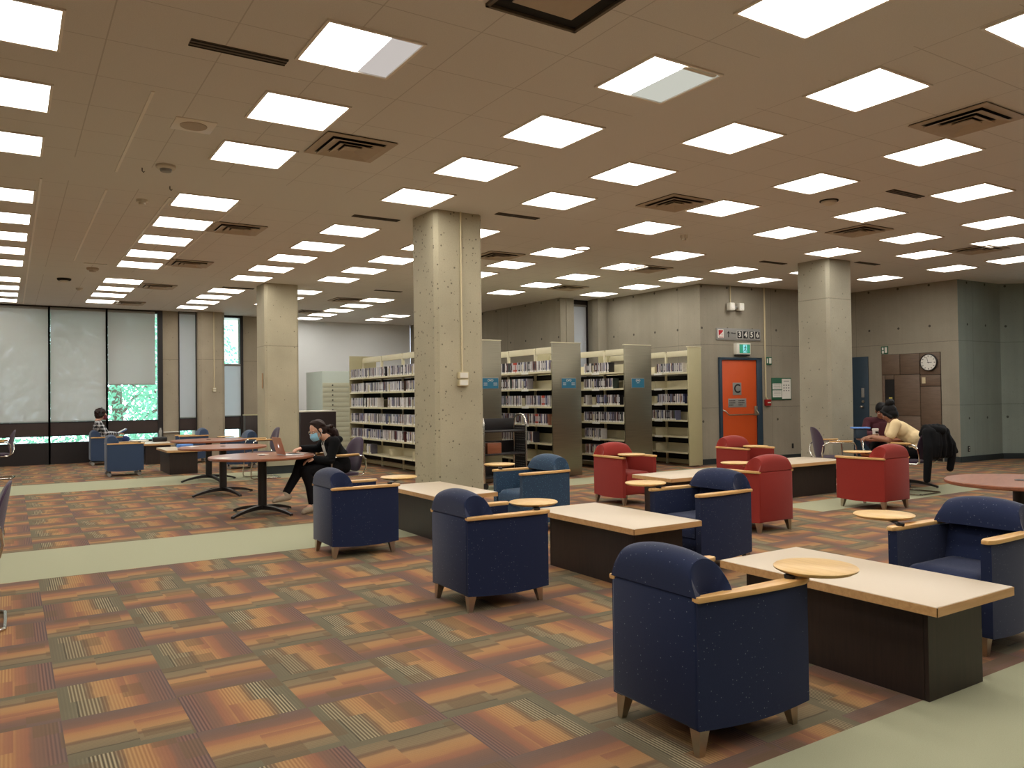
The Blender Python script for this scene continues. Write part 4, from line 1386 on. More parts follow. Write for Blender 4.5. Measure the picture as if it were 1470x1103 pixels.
# media cases: individual copies of a few case meshes
CASE_COL = [srgb(26, 25, 32), srgb(52, 50, 62), srgb(84, 80, 90), srgb(140, 136, 144), srgb(190, 186, 188), srgb(216, 212, 210),
            srgb(52, 54, 84), srgb(92, 52, 52), srgb(78, 60, 50), srgb(150, 104, 84), srgb(110, 112, 140), srgb(60, 70, 66)]
CASE_M = [mat('case_sleeve', c, 0.35, noise=0.25, scale=24) for c in CASE_COL]
RED_M = mat('case_sleeve_red', srgb(178, 62, 44), 0.4, noise=0.08, scale=20)
case_mesh = {}
def case(th, ci, flip):
    key = (th, ci, flip)
    if key not in case_mesh:
        b = MB()
        b.box(0, 0.135*flip, -th/2, th/2, 0, 0.19, 0.0012, 1, 0)
        b.box(-0.0006*flip, 0.002*flip, -th/2+0.001, th/2-0.001, 0.002, 0.032, 0, 1, 1)
        if ci % 3 == 0:
            b.box(-0.0006*flip, 0.002*flip, -th/2+0.002, th/2-0.002, 0.06, 0.15, 0, 1, 2)
        me = b.mesh('media_case', [CASE_M[ci] if ci < 12 else RED_M, MT['paper'], CASE_M[(ci+4) % 12]], False)
        case_mesh[key] = me
    return case_mesh[key]
rnd = random.Random(11)
CASES = []
def fill(x, ya, yb, z, where, empty=(), reds=(), thick=(0.015, 0.015, 0.024), bright=0.5):
    y = ya
    while y < yb:
        th = rnd.choice(thick)
        if any(e0 <= y+th/2 <= e1 for e0, e1 in empty):
            y += th
            continue
        pal = [3, 4, 5, 5, 4, 10] if rnd.random() < bright else [0, 0, 1, 2, 6, 7, 8, 9, 11, 0]
        ci = rnd.choice(pal)
        if any(r0 <= y <= r1 for r0, r1 in reds):
            ci = 12
        CASES.append((x+rnd.uniform(0, 0.012), y+th/2, z+0.006, th, ci, rnd.uniform(-0.035, 0.035) if rnd.random() < 0.15 else 0, where))
        y += th+0.0012
lev = ('top', 'second', 'third', 'fourth', 'fifth', 'bottom')
# rack behind the central column
for li, z in enumerate(LEVELS):
    if li == 5:
        fill(6.062, 14.75, 15.0, z, 'on the bottom shelf of the rack behind the central column')
    else:
        e = [(14.96, 15.02), (13.93, 14.02), (13.1, 13.2)]
        if li == 2:
            e.append((14.02, 14.4))
        fill(6.062, 12.55, 15.80, z, 'on the %s shelf of the rack behind the central column' % lev[li], e, (), (0.015, 0.02, 0.026), 0.6)
# second rack
E3 = [[], [(10.8, 11.55)], [(10.8, 10.88), (11.62, 11.72)], [(10.8, 10.92)], [(10.8, 11.36)], [(10.8, 12.6)]]
R3 = [[(11.86, 11.98)], [], [(11.0, 11.10)], [(11.2, 11.30)], [], []]
for li, z in enumerate(LEVELS):
    fill(7.667, 10.82, 12.62, z, 'on the %s shelf of the rack behind the teal armchair' % lev[li], E3[li], R3[li])
E4 = [[(10.8, 11.22)], [(10.8, 11.10)], [(10.8, 10.92), (11.6, 11.9)], [], [(10.8, 11.45)], [(10.8, 11.3)]]
for li, z in enumerate(LEVELS):
    fill(9.247, 10.82, 11.95, z, 'on the %s shelf of the rack behind the left red armchair' % lev[li], E4[li], (), bright=0.4)
E5 = [[(10.8, 10.93), (11.62, 11.9)], [(10.8, 11.9)], [(10.8, 10.9), (11.62, 11.9)], [(10.8, 11.12)], [(10.8, 11.9)], [(10.8, 11.9)]]
for li, z in enumerate(LEVELS):
    fill(10.812, 10.82, 11.80, z, 'on the %s shelf of the khaki rack by the orange door' % lev[li], E5[li], (), bright=0.5)
CASES.sort(key=lambda c: c[0]**2+c[1]**2)
rest = MB()
first_of = {}
for k, (x, y, z, th, ci, lean, where) in enumerate(CASES):
    if k < 298:
        o = bpy.data.objects.new('media_case', case(th, ci, 1))
        COL.objects.link(o)
        o.location = (x, y, z+abs(sin(lean))*th*0.5)
        o.rotation_euler = (lean, 0, 0)
        tag(o, 'slim media case ' + where, 'media case', 'media cases ' + where)
    else:
        rest.M = Matrix.Translation((x, y, z+abs(sin(lean))*th*0.5)) @ Matrix.Rotation(lean, 4, 'X')
        rest.box(0, 0.135, -th/2, th/2, 0, 0.19, 0, 1, ci)
        rest.box(-0.0006, 0.002, -th/2+0.001, th/2-0.001, 0.002, 0.032, 0, 1, 13)
        if ci % 3 == 0:
            rest.box(-0.0006, 0.002, -th/2+0.002, th/2-0.002, 0.06, 0.15, 0, 1, (ci+4) % 12)
rest.M = Matrix.Identity(4)
tag(rest.obj('media_case_rows', CASE_M+[RED_M, MT['paper']], None, smooth=False), 'packed rows of slim media cases filling the remaining rack shelves', 'media cases', None, 'stuff')

# ------------------------------------------------------------------ book truck, map cabinet, counter
t = thing('book_truck', 'black metal book truck with a chrome hoop handle beside the central column', 'book cart', (6.30, 10.16, 0))
for z in (0.16, 0.50, 0.84):
    MB().box(-0.42, 0.30, -0.17, 0.17, z, z+0.025, 0.006).box(-0.42, 0.30, 0.155, 0.17, z, z+0.20, 0.003).obj('shelf', 'black', t)
for s in (-1, 1):
    x = 0.31 if s > 0 else -0.43
    b = MB().tube([(x, -0.17, 0.10), (x, -0.17, 0.95), (x, -0.15, 1.04), (x, -0.09, 1.09), (x, 0, 1.105), (x, 0.09, 1.09), (x, 0.15, 1.04), (x, 0.17, 0.95), (x, 0.17, 0.10)], 0.014, 10)
    h = b.obj('hoop_handle', 'chrome', t)
    MB().box(x-0.004, x+0.004, -0.155, 0.155, 0.14, 0.93).obj('end_plate', 'black', t, smooth=False)
b = MB()
for zi in range(20):
    for yi in range(9):
        if zi % 7 != 6:
            b.box(0.3145, 0.3160, -0.125+yi*0.028, -0.115+yi*0.028, 0.20+zi*0.036, 0.212+zi*0.036)
            b.box(0.3040, 0.3055, -0.125+yi*0.028, -0.115+yi*0.028, 0.20+zi*0.036, 0.212+zi*0.036)
b.obj('perforation', 'grey', t, smooth=False)
for x in (-0.40, 0.28):
    for y in (-0.14, 0.14):
        MB().cyl((x, y, 0.085), (x, y, 0.165), 0.01, seg=8).cyl((x, y-0.014, 0.05), (x, y+0.014, 0.05), 0.05, seg=18).obj('caster', 'black', t)
tag(MB().box(-0.12, 0.12, -0.09, 0.09, 0, 0.16, 0.004).obj('brown_book_box', 'cherry', None, loc=(6.08, 10.13, 0.525)), 'reddish brown box on the middle shelf of the book truck', 'box')

t = thing('map_cabinet', 'tall pale green map cabinet with shallow drawers by the white wall', 'cabinet', (6.95, 18.75, 0))
MB().box(-0.70, 0.70, -0.58, 0.60, 0.0, 2.03, 0.006).obj('carcass', mat('pale_green_enamel', srgb(186, 196, 186), 0.5, noise=0.03), t)
for k in range(13):
    z = 1.64-k*0.118
    d_ = MB().box(-0.69, 0.69, -0.592, -0.58, z, z+0.112, 0.003).obj('drawer', mat('drawer_enamel', srgb(188, 188, 164), 0.5, noise=0.03) if k == 0 else bpy.data.materials['drawer_enamel'], t)
    for x in (-0.45, 0.0, 0.45):
        MB().cyl((x, -0.592, z+0.056), (x, -0.612, z+0.056), 0.016, seg=12).obj('knob', 'ink', d_)
t = thing('catalogue_counter', 'dark brown counter block with a white top behind the masked woman', 'counter', (5.42, 16.3, 0))
MB().box(-0.38, 0.38, -0.30, 0.30, 0, 1.10, 0.002).obj('body', mat('plum_brown_panel', srgb(44, 30, 32), 0.5, noise=0.08), t, smooth=False)
MB().box(-0.40, 0.385, -0.31, 0.31, 1.10, 1.13, 0.003).obj('top', 'plastic', t)
t = thing('dark_monitor_cabinet', 'dark framed cabinet beyond the left column', 'cabinet', (4.72, 18.2, 0))
MB().box(-0.26, 0.30, -0.1, 0.1, 0, 1.02, 0.004).obj('body', 'espresso', t)
MB().box(-0.275, 0.31, -0.11, 0.11, 1.02, 1.04, 0.003).obj('rim', 'cream_d', t)

# ------------------------------------------------------------------ exit wall fittings
WA = atan2(10.47-10.924, 15.30-11.307)
WD, WN = Vector((cos(WA), sin(WA), 0)), Vector((sin(WA), -cos(WA), 0))
def on_exit(x, out=0.0, z=0.0):
    """point on the exit wall at world x, moved OUT from the wall"""
    s = (x-11.307)/WD.x
    p = Vector((11.307, 10.924, 0))+WD*s+WN*out
    return (p.x, p.y, z)
# door 1
t = struct(thing('door_1', None, None, on_exit(12.275), WA))
b = MB()
b.box(-0.545, -0.485, -0.05, 0.03, 0, 2.09, 0.003)
b.box(0.41, 0.545, -0.05, 0.03, 0, 2.09, 0.003)
b.box(-0.545, 0.545, -0.05, 0.03, 2.04, 2.09, 0.003)
b.obj('door_frame', 'blue', t)
lf = MB().box(-0.485, 0.41, -0.02, 0.025, 0.005, 2.04, 0.002).obj('door_leaf', 'orange', t)
b = MB()
b.tube([(-0.47, -0.03, 1.05), (-0.44, -0.075, 1.03), (-0.375, -0.095, 0.955), (0.36, -0.095, 0.955), (0.41, -0.08, 0.955), (0.39, -0.06, 1.01), (0.36, -0.035, 1.06)], 0.013, 10)
b.obj('panic_bar', 'nickel', lf)
MB().box(0.33, 0.405, -0.055, -0.02, 0.93, 1.12, 0.008).obj('latch_case', 'nickel', lf)
pl = MB().box(-0.205, 0.015, -0.026, -0.02, 1.345, 1.59, 0.002).obj('letter_plate', 'sign', lf)
text('lettering', 'C', 0.24, 'ink', lf, (-0.095, -0.028, 1.465), FACE, bold=0.004)
pl = MB().box(-0.325, 0.135, -0.026, -0.02, 1.10, 1.275, 0.002).obj('notice_plate', 'sign', lf)
b = MB()
for col_ in (0, 1):
    for r_, wd_ in ((0, 0.17), (1, 0.16), (2, 0.12)):
        x0 = -0.30+col_*0.235
        for q in range(int(wd_/0.026)):
            b.box(x0+q*0.026, x0+q*0.026+0.019, -0.0275, -0.0255, 1.222-r_*0.042, 1.242-r_*0.042)
b.obj('small_print', 'ink', lf, smooth=False)

def on_wall(name, label, cat, x, z, group=None):
    return thing(name, label, cat, on_exit(x, 0.0, z), WA, group)
t = on_wall('floor_sign', 'long grey sign with an up arrow and numbers 3 4 5 6', 'sign', 12.255, 2.55)
bd = MB().box(-0.565, 0.565, -0.022, 0, -0.118, 0.118, 0.002).obj('board', 'sign', t)
b = MB().box(-0.535, -0.395, -0.026, -0.02, -0.075, 0.088, 0.001)
b.obj('pictogram_plate', 'paper', t, smooth=False)
MB().prism([(-0.522, -0.04), (-0.522, 0.076), (-0.41, 0.076), (-0.41, 0.052)], -0.029, -0.025, axis='y').box(-0.515, -0.41, -0.029, -0.025, -0.066, -0.056).obj('pictogram_red', 'signred', t, smooth=False)
MB().box(-0.442, -0.43, -0.0295, -0.026, -0.03, 0.01).obj('pictogram_figure', 'signred', t, smooth=False)
MB().box(-0.278, -0.262, -0.026, -0.02, -0.062, 0.03).prism([(-0.31, 0.008), (-0.27, 0.062), (-0.23, 0.008), (-0.262, 0.026), (-0.278, 0.026)], -0.026, -0.02, axis='y').obj('arrow', 'ink', t, smooth=False)
text('lettering', 'Niveau', 0.045, 'ink', t, (-0.145, -0.024, 0.022), FACE, bold=0.001)
text('lettering', 'Level', 0.042, 'grey', t, (-0.13, -0.024, -0.04), FACE)
for k, ch_ in enumerate('3456'):
    x = 0.012+k*0.155
    MB().box(x-0.066, x+0.066, -0.025, -0.02, -0.086, 0.076).obj('number_border', 'paper', t, smooth=False)
    MB().box(x-0.060, x+0.060, -0.027, -0.022, -0.080, 0.070).obj('number_tile', 'ink', t, smooth=False)
    text('number', ch_, 0.145, 'paper', t, (x, -0.029, -0.004), FACE, bold=0.004)
t = on_wall('exit_sign', 'lit green running man exit sign above the orange door', 'exit sign', 12.315, 2.265)
MB().box(-0.19, 0.165, -0.10, 0, -0.115, 0.105, 0.004).obj('housing', 'plastic', t)
MB().box(-0.17, 0.15, -0.09, -0.0, -0.14, -0.114).obj('base_tray', 'ink', t, smooth=False)
MB().box(-0.125, 0.145, -0.104, -0.099, -0.09, 0.085).obj('lit_face', 'exitgreen', t, smooth=False)
MB().box(-0.035, 0.062, -0.106, -0.103, -0.082, 0.078).obj('lit_doorway', 'exitwhite', t, smooth=False)
b = MB()
b.M = Matrix.Translation((0.012, -0.108, 0))
b.sphere((0.012, 0, 0.05), (0.012, 0.003, 0.012), 12, 8)
for p0, p1, r_ in (((0.008, 0, 0.03), (0.0, 0, -0.01), 0.009), ((0.0, 0, -0.01), (0.024, 0, -0.035), 0.006), ((0.024, 0, -0.035), (0.026, 0, -0.068), 0.006),
                   ((0.0, 0, -0.01), (-0.014, 0, -0.04), 0.006), ((-0.014, 0, -0.04), (-0.036, 0, -0.05), 0.006), ((0.01, 0, 0.03), (0.03, 0, 0.01), 0.005), ((0.005, 0, 0.03), (-0.022, 0, 0.018), 0.005)):
    b.caps(p0, p1, r_)
b.M = Matrix.Identity(4)
b.obj('running_man', 'green', t)
t = on_wall('emergency_light', 'twin white emergency lamp heads below the ceiling over the orange door', 'emergency light', 12.11, 3.09)
MB().cyl((-0.06, -0.02, 0.06), (-0.06, -0.02, CEIL-3.09), 0.011, seg=10).obj('conduit', 'beige_box', t)
MB().cyl((-0.10, -0.06, -0.01), (0.13, -0.06, -0.01), 0.014, seg=10).box(-0.03, 0.05, -0.07, 0, -0.04, 0.02).obj('bracket', 'grey', t)
for x in (-0.10, 0.14):
    hd = MB().box(x-0.06, x+0.06, -0.13, -0.02, -0.075, 0.075, 0.012).obj('lamp_head', 'plastic', t)
    MB().cyl((x+0.01, -0.13, 0.0), (x+0.01, -0.134, 0.0), 0.04, seg=20).obj('lamp_lens', 'cup', hd)
t = on_wall('fire_alarm_conduit', 'vertical beige conduit right of the orange door ending at a red alarm', 'conduit', 12.935, 0)
MB().cyl((0, -0.015, 1.30), (0, -0.015, CEIL), 0.016, seg=10).tube([(0, -0.015, 1.30), (0.02, -0.02, 1.27), (0.05, -0.03, 1.24)], 0.014, 8).obj('pipe', 'beige_box', t)
t = on_wall('fire_alarm', 'small red fire alarm pull station right of the orange door', 'fire alarm', 12.965, 1.185)
MB().box(-0.065, 0.065, -0.07, 0, -0.065, 0.065, 0.008).obj('body', 'alarm', t)
MB().box(-0.04, 0.04, -0.085, -0.07, -0.012, 0.012, 0.004).obj('pull_bar', 'plastic', t)
t = on_wall('safety_sign', 'small green and white safety sign right of the orange door frame', 'sign', 13.04, 2.03)
MB().box(-0.075, 0.075, -0.012, 0, -0.08, 0.08, 0.002).obj('plate', 'green', t)
MB().box(-0.06, -0.03, -0.0145, -0.011, -0.045, 0.05).box(0.0, 0.06, -0.0145, -0.011, -0.055, 0.06).obj('white_marks', 'paper', t, smooth=False)
t = on_wall('evacuation_notice', 'green framed notice board with three white sheets right of the orange door', 'notice board', 13.36, 1.46)
MB().box(-0.265, 0.265, -0.02, 0, -0.225, 0.225, 0.003).obj('frame', 'green', t)
b = MB()
b.box(-0.25, -0.01, -0.024, -0.019, -0.01, 0.11)
b.box(-0.25, -0.01, -0.024, -0.019, -0.17, -0.03)
b.box(0.005, 0.245, -0.024, -0.019, -0.205, 0.205)
b.obj('sheets', 'paper', t, smooth=False)
b = MB()
for k in range(4):
    b.box(-0.225, -0.035, -0.0255, -0.023, 0.08-k*0.022, 0.087-k*0.022)
    b.box(-0.225, -0.035, -0.0255, -0.023, -0.055-k*0.025, -0.048-k*0.025)
for k in range(3):
    for q in range(3):
        b.box(0.04+q*0.065, 0.075+q*0.065, -0.0255, -0.023, 0.06-k*0.055, 0.085-k*0.055)
b.box(0.05, 0.2, -0.0255, -0.023, 0.15, 0.165)
b.obj('print', 'sign', t, smooth=False)
t = on_wall('wall_outlet', 'dark outlet low on the concrete wall left of the right-hand column', 'outlet', 13.65, 0.28)
MB().box(-0.025, 0.025, -0.008, 0, -0.05, 0.05, 0.002).obj('plate', 'ink', t)

# side wall with the blue door, panelled closet and clock  (faces -x)
WB = atan2(8.138-10.47, 15.345-15.30)
def on_side(y, z=0.0):
    return (15.30+(10.47-y)/(10.47-8.138)*0.045, y, z)
SW = WB                                            # local +x runs toward -y, local -y faces the room
t = struct(thing('door_2', None, None, on_side(10.2), SW))
lf = MB().box(-0.26, 0.20, -0.03, 0.02, 0.005, 2.12, 0.003).obj('door_leaf', 'blue', t)
MB().box(0.05, 0.115, -0.045, -0.03, 1.26, 1.46, 0.004).obj('vision_plate', 'grey', lf)
b = MB().cyl((0.085, -0.03, 1.17), (0.085, -0.05, 1.17), 0.028, seg=16).cyl((0.075, -0.03, 1.06), (0.075, -0.07, 1.06), 0.022, seg=16).sphere((0.075, -0.085, 1.06), 0.03, 14, 10)
b.obj('door_knob', 'nickel', lf)
t = thing('panelled_closet', 'brown panelled closet front in the side wall behind the people', 'closet', on_side(9.09), SW)
W2 = 0.61
MB().box(-W2, W2, -0.004, 0.02, 0, 2.14).obj('dark_backing', 'dark', t, smooth=False)
def pnl(x0, x1, z0, z1, nm='panel', m_='panel'):
    return MB().box(x0+0.006, x1-0.006, -0.022, -0.004, z0+0.006, z1-0.006, 0.002).obj(nm, m_, t)
va, vb = -0.21, 0.20
pnl(-W2, va, 1.72, 2.14)
pnl(va, vb, 1.72, 2.14)
pnl(vb, W2, 1.70, 2.14)
pnl(vb, W2, 1.47, 1.70)
pnl(vb, W2, 0.70, 1.47)
pnl(vb, W2, 0.05, 0.70)
pnl(-0.34, vb, 0.88, 1.72)
pnl(-0.34, vb, 0.05, 0.88)
pnl(-W2, -0.54, 0.05, 1.72)
pnl(-0.54, -0.34, 1.62, 1.72)
gl = MB().box(-0.535, -0.345, -0.012, -0.004, 0.05, 1.615).obj('narrow_glass', 'ink', t, smooth=False)
MB().box(-0.46, -0.39, -0.018, -0.012, 0.98, 1.26).obj('yellow_notice', 'yellow', t, smooth=False)
MB().box(0.24, 0.31, -0.028, -0.022, 1.53, 1.65).obj('wall_switch', 'beige_box', t)
t = thing('wall_clock', 'round white wall clock with a black rim on the brown closet front', 'clock', (on_side(8.69)[0]-0.03, 8.69, 1.94), SW)
MB().lathe([(0, 0), (0.165, 0), (0.172, 0.012), (0.172, 0.04), (0.158, 0.048), (0.15, 0.04), (0, 0.04)], seg=48).obj('rim', 'black', t)
kids(t)[0].rotation_euler = (pi/2, 0, 0)
f = MB().lathe([(0.15, 0.041), (0, 0.043)], seg=48).obj('dial', 'paper', t)
f.rotation_euler = (pi/2, 0, 0)
b = MB()
for k in range(12):
    a = k*pi/6
    b.M = Matrix.Translation((0.125*sin(a), -0.0445, 0.125*cos(a))) @ Matrix.Rotation(a, 4, 'Y')
    b.box(-0.006, 0.006, -0.001, 0.001, -0.014, 0.014)
b.M = Matrix.Identity(4)
b.obj('hour_marks', 'ink', t, smooth=False)
for nm, a, L_, wd_ in (('hour_hand', radians(89), 0.075, 0.008), ('minute_hand', radians(-14), 0.108, 0.006)):
    b = MB()
    b.M = Matrix.Translation((0, -0.048, 0)) @ Matrix.Rotation(a, 4, 'Y')
    b.box(-wd_/2, wd_/2, -0.001, 0.001, -0.02, L_)
    b.M = Matrix.Identity(4)
    b.obj(nm, 'ink', t, smooth=False)
t = thing('safety_sign', 'small green and white sign above the brown closet', 'sign', on_side(9.63, 2.235), SW)
MB().box(-0.075, 0.075, -0.012, 0, -0.08, 0.08, 0.002).obj('plate', 'green', t)
MB().box(-0.055, -0.02, -0.0145, -0.011, 0.0, 0.055).box(-0.055, -0.015, -0.0145, -0.011, -0.065, -0.015).box(0.005, 0.055, -0.0145, -0.011, -0.055, 0.06).obj('white_marks', 'paper', t, smooth=False)
t = thing('wall_outlet', 'white outlet low on the grey-green concrete beside the black coat', 'outlet', (15.62, 8.13, 0.25), 0)
MB().box(-0.035, 0.035, -0.008, 0, -0.055, 0.055, 0.002).obj('plate', 'ink', t)
MB().box(-0.012, 0.012, -0.01, -0.006, 0.012, 0.035).box(-0.012, 0.012, -0.01, -0.006, -0.035, -0.012).obj('sockets', 'plastic', t, smooth=False)
t = tag(MB().box(-0.06, 0.06, -0.05, 0, -0.14, 0.14, 0.004).obj('wall_box', 'ink', None, loc=(17.30, 7.68, 0.74), rz=-0.71), 'black box on the dark wall at the right edge', 'box')

# ------------------------------------------------------------------ people
def bake(mb, name, mats, parent, voxel, smooth=6, tint=None):
    """union the added volumes into ONE continuous skin and link it"""
    me = bpy.data.meshes.new(name)
    mb.bm.to_mesh(me)
    mb.bm.free()
    o = bpy.data.objects.new(name, me)
    COL.objects.link(o)
    r = o.modifiers.new('r', 'REMESH')
    r.mode = 'VOXEL'
    r.voxel_size = voxel
    sm = o.modifiers.new('s', 'SMOOTH')
    sm.factor = 0.5
    sm.iterations = smooth
    dg = bpy.context.evaluated_depsgraph_get()
    dg.update()
    nm = bpy.data.meshes.new_from_object(o.evaluated_get(dg))
    o.modifiers.clear()
    o.data = nm
    bpy.data.meshes.remove(me)
    nm.name = name
    nm.materials.clear()
    for m in (mats if isinstance(mats, (list, tuple)) else [mats]):
        nm.materials.append(MT[m])
    nm.polygons.foreach_set('use_smooth', [True]*len(nm.polygons))
    o.parent = parent
    return o

def V(*a): return Vector(a)

def hand(b, wrist, d, upv, curl=0.5, side=1, sc=1.0):
    """palm, four unequal bent fingers and a thumb from the palm's side"""
    d = Vector(d).normalized()
    u = (Vector(upv)-d*Vector(upv).dot(d)).normalized()
    s = d.cross(u)*side
    w = Vector(wrist)
    pc = w+d*0.045*sc
    R = Matrix((d, d.cross(u), u)).transposed().to_4x4()
    b.sphere(pc, (0.050*sc, 0.040*sc, 0.016*sc), 14, 10, rot=R)
    b.caps(w-d*0.02, w+d*0.03*sc, 0.024*sc, 0.022*sc)
    for off, L_, back in ((-0.030, 0.056, 0.008), (-0.010, 0.076, 0.0), (0.011, 0.080, 0.0), (0.031, 0.070, 0.004)):
        p = w+d*(0.082-back)*sc+s*off*sc
        a = 0.18
        for k, f in enumerate((0.44, 0.32, 0.24)):
            a += curl*(0.55, 0.85, 0.6)[k]
            q = p+(d*cos(a)-u*sin(a)+s*off*0.6)*L_*f*1.05*sc
            b.caps(p, q, (0.0092-0.0008*k)*sc, (0.0086-0.0008*k)*sc, 8)
            p = q
    p = w+d*0.022*sc+s*0.034*sc
    q = p+(d*0.75+s*0.6-u*0.25).normalized()*0.042*sc
    b.caps(p, q, 0.012*sc, 0.010*sc, 8)
    b.caps(q, q+(d*0.95+s*0.1-u*0.25).normalized()*0.032*sc, 0.010*sc, 0.0085*sc, 8)

def head_frame(c, fwd, upv):
    f = Vector(fwd).normalized()
    u = (Vector(upv)-f*Vector(upv).dot(f)).normalized()
    l = u.cross(f)
    return Matrix.Translation(Vector(c)) @ Matrix((f, l, u)).transposed().to_4x4()

def head(b, H):
    b.M = H
    b.sphere((-0.008, 0, 0.03), (0.096, 0.076, 0.090), 24, 16)
    b.sphere((0.022, 0, -0.035), (0.066, 0.060, 0.075), 20, 14)
    b.sphere((0.050, 0, -0.088), (0.028, 0.030, 0.022), 14, 10)           # chin
    b.caps((0.088, 0, 0.012), (0.106, 0, -0.026), 0.010, 0.014, 10)        # nose
    for s in (1, -1):
        b.sphere((0.072, s*0.033, 0.024), (0.016, 0.022, 0.010), 12, 8)    # brow
        b.sphere((0.060, s*0.040, -0.022), (0.020, 0.020, 0.018), 12, 8)   # cheek
        b.sphere((-0.002, s*0.078, -0.005), (0.020, 0.010, 0.032), 12, 8)  # ear
    b.sphere((0.078, 0, -0.052), (0.012, 0.022, 0.006), 12, 8)             # lips
    b.sphere((0.076, 0, -0.064), (0.012, 0.019, 0.007), 12, 8)
    b.M = Matrix.Identity(4)

def eyes(t, H):
    for s in (1, -1):
        b = MB()
        b.M = H
        b.sphere((0.0775, s*0.032, 0.003), (0.009, 0.0125, 0.006), 12, 8, 0)
        b.sphere((0.0835, s*0.032, 0.003), (0.0045, 0.0065, 0.0058), 10, 8, 1)
        b.M = Matrix.Identity(4)
        b.obj('eye', ['eye', 'ink'], t)

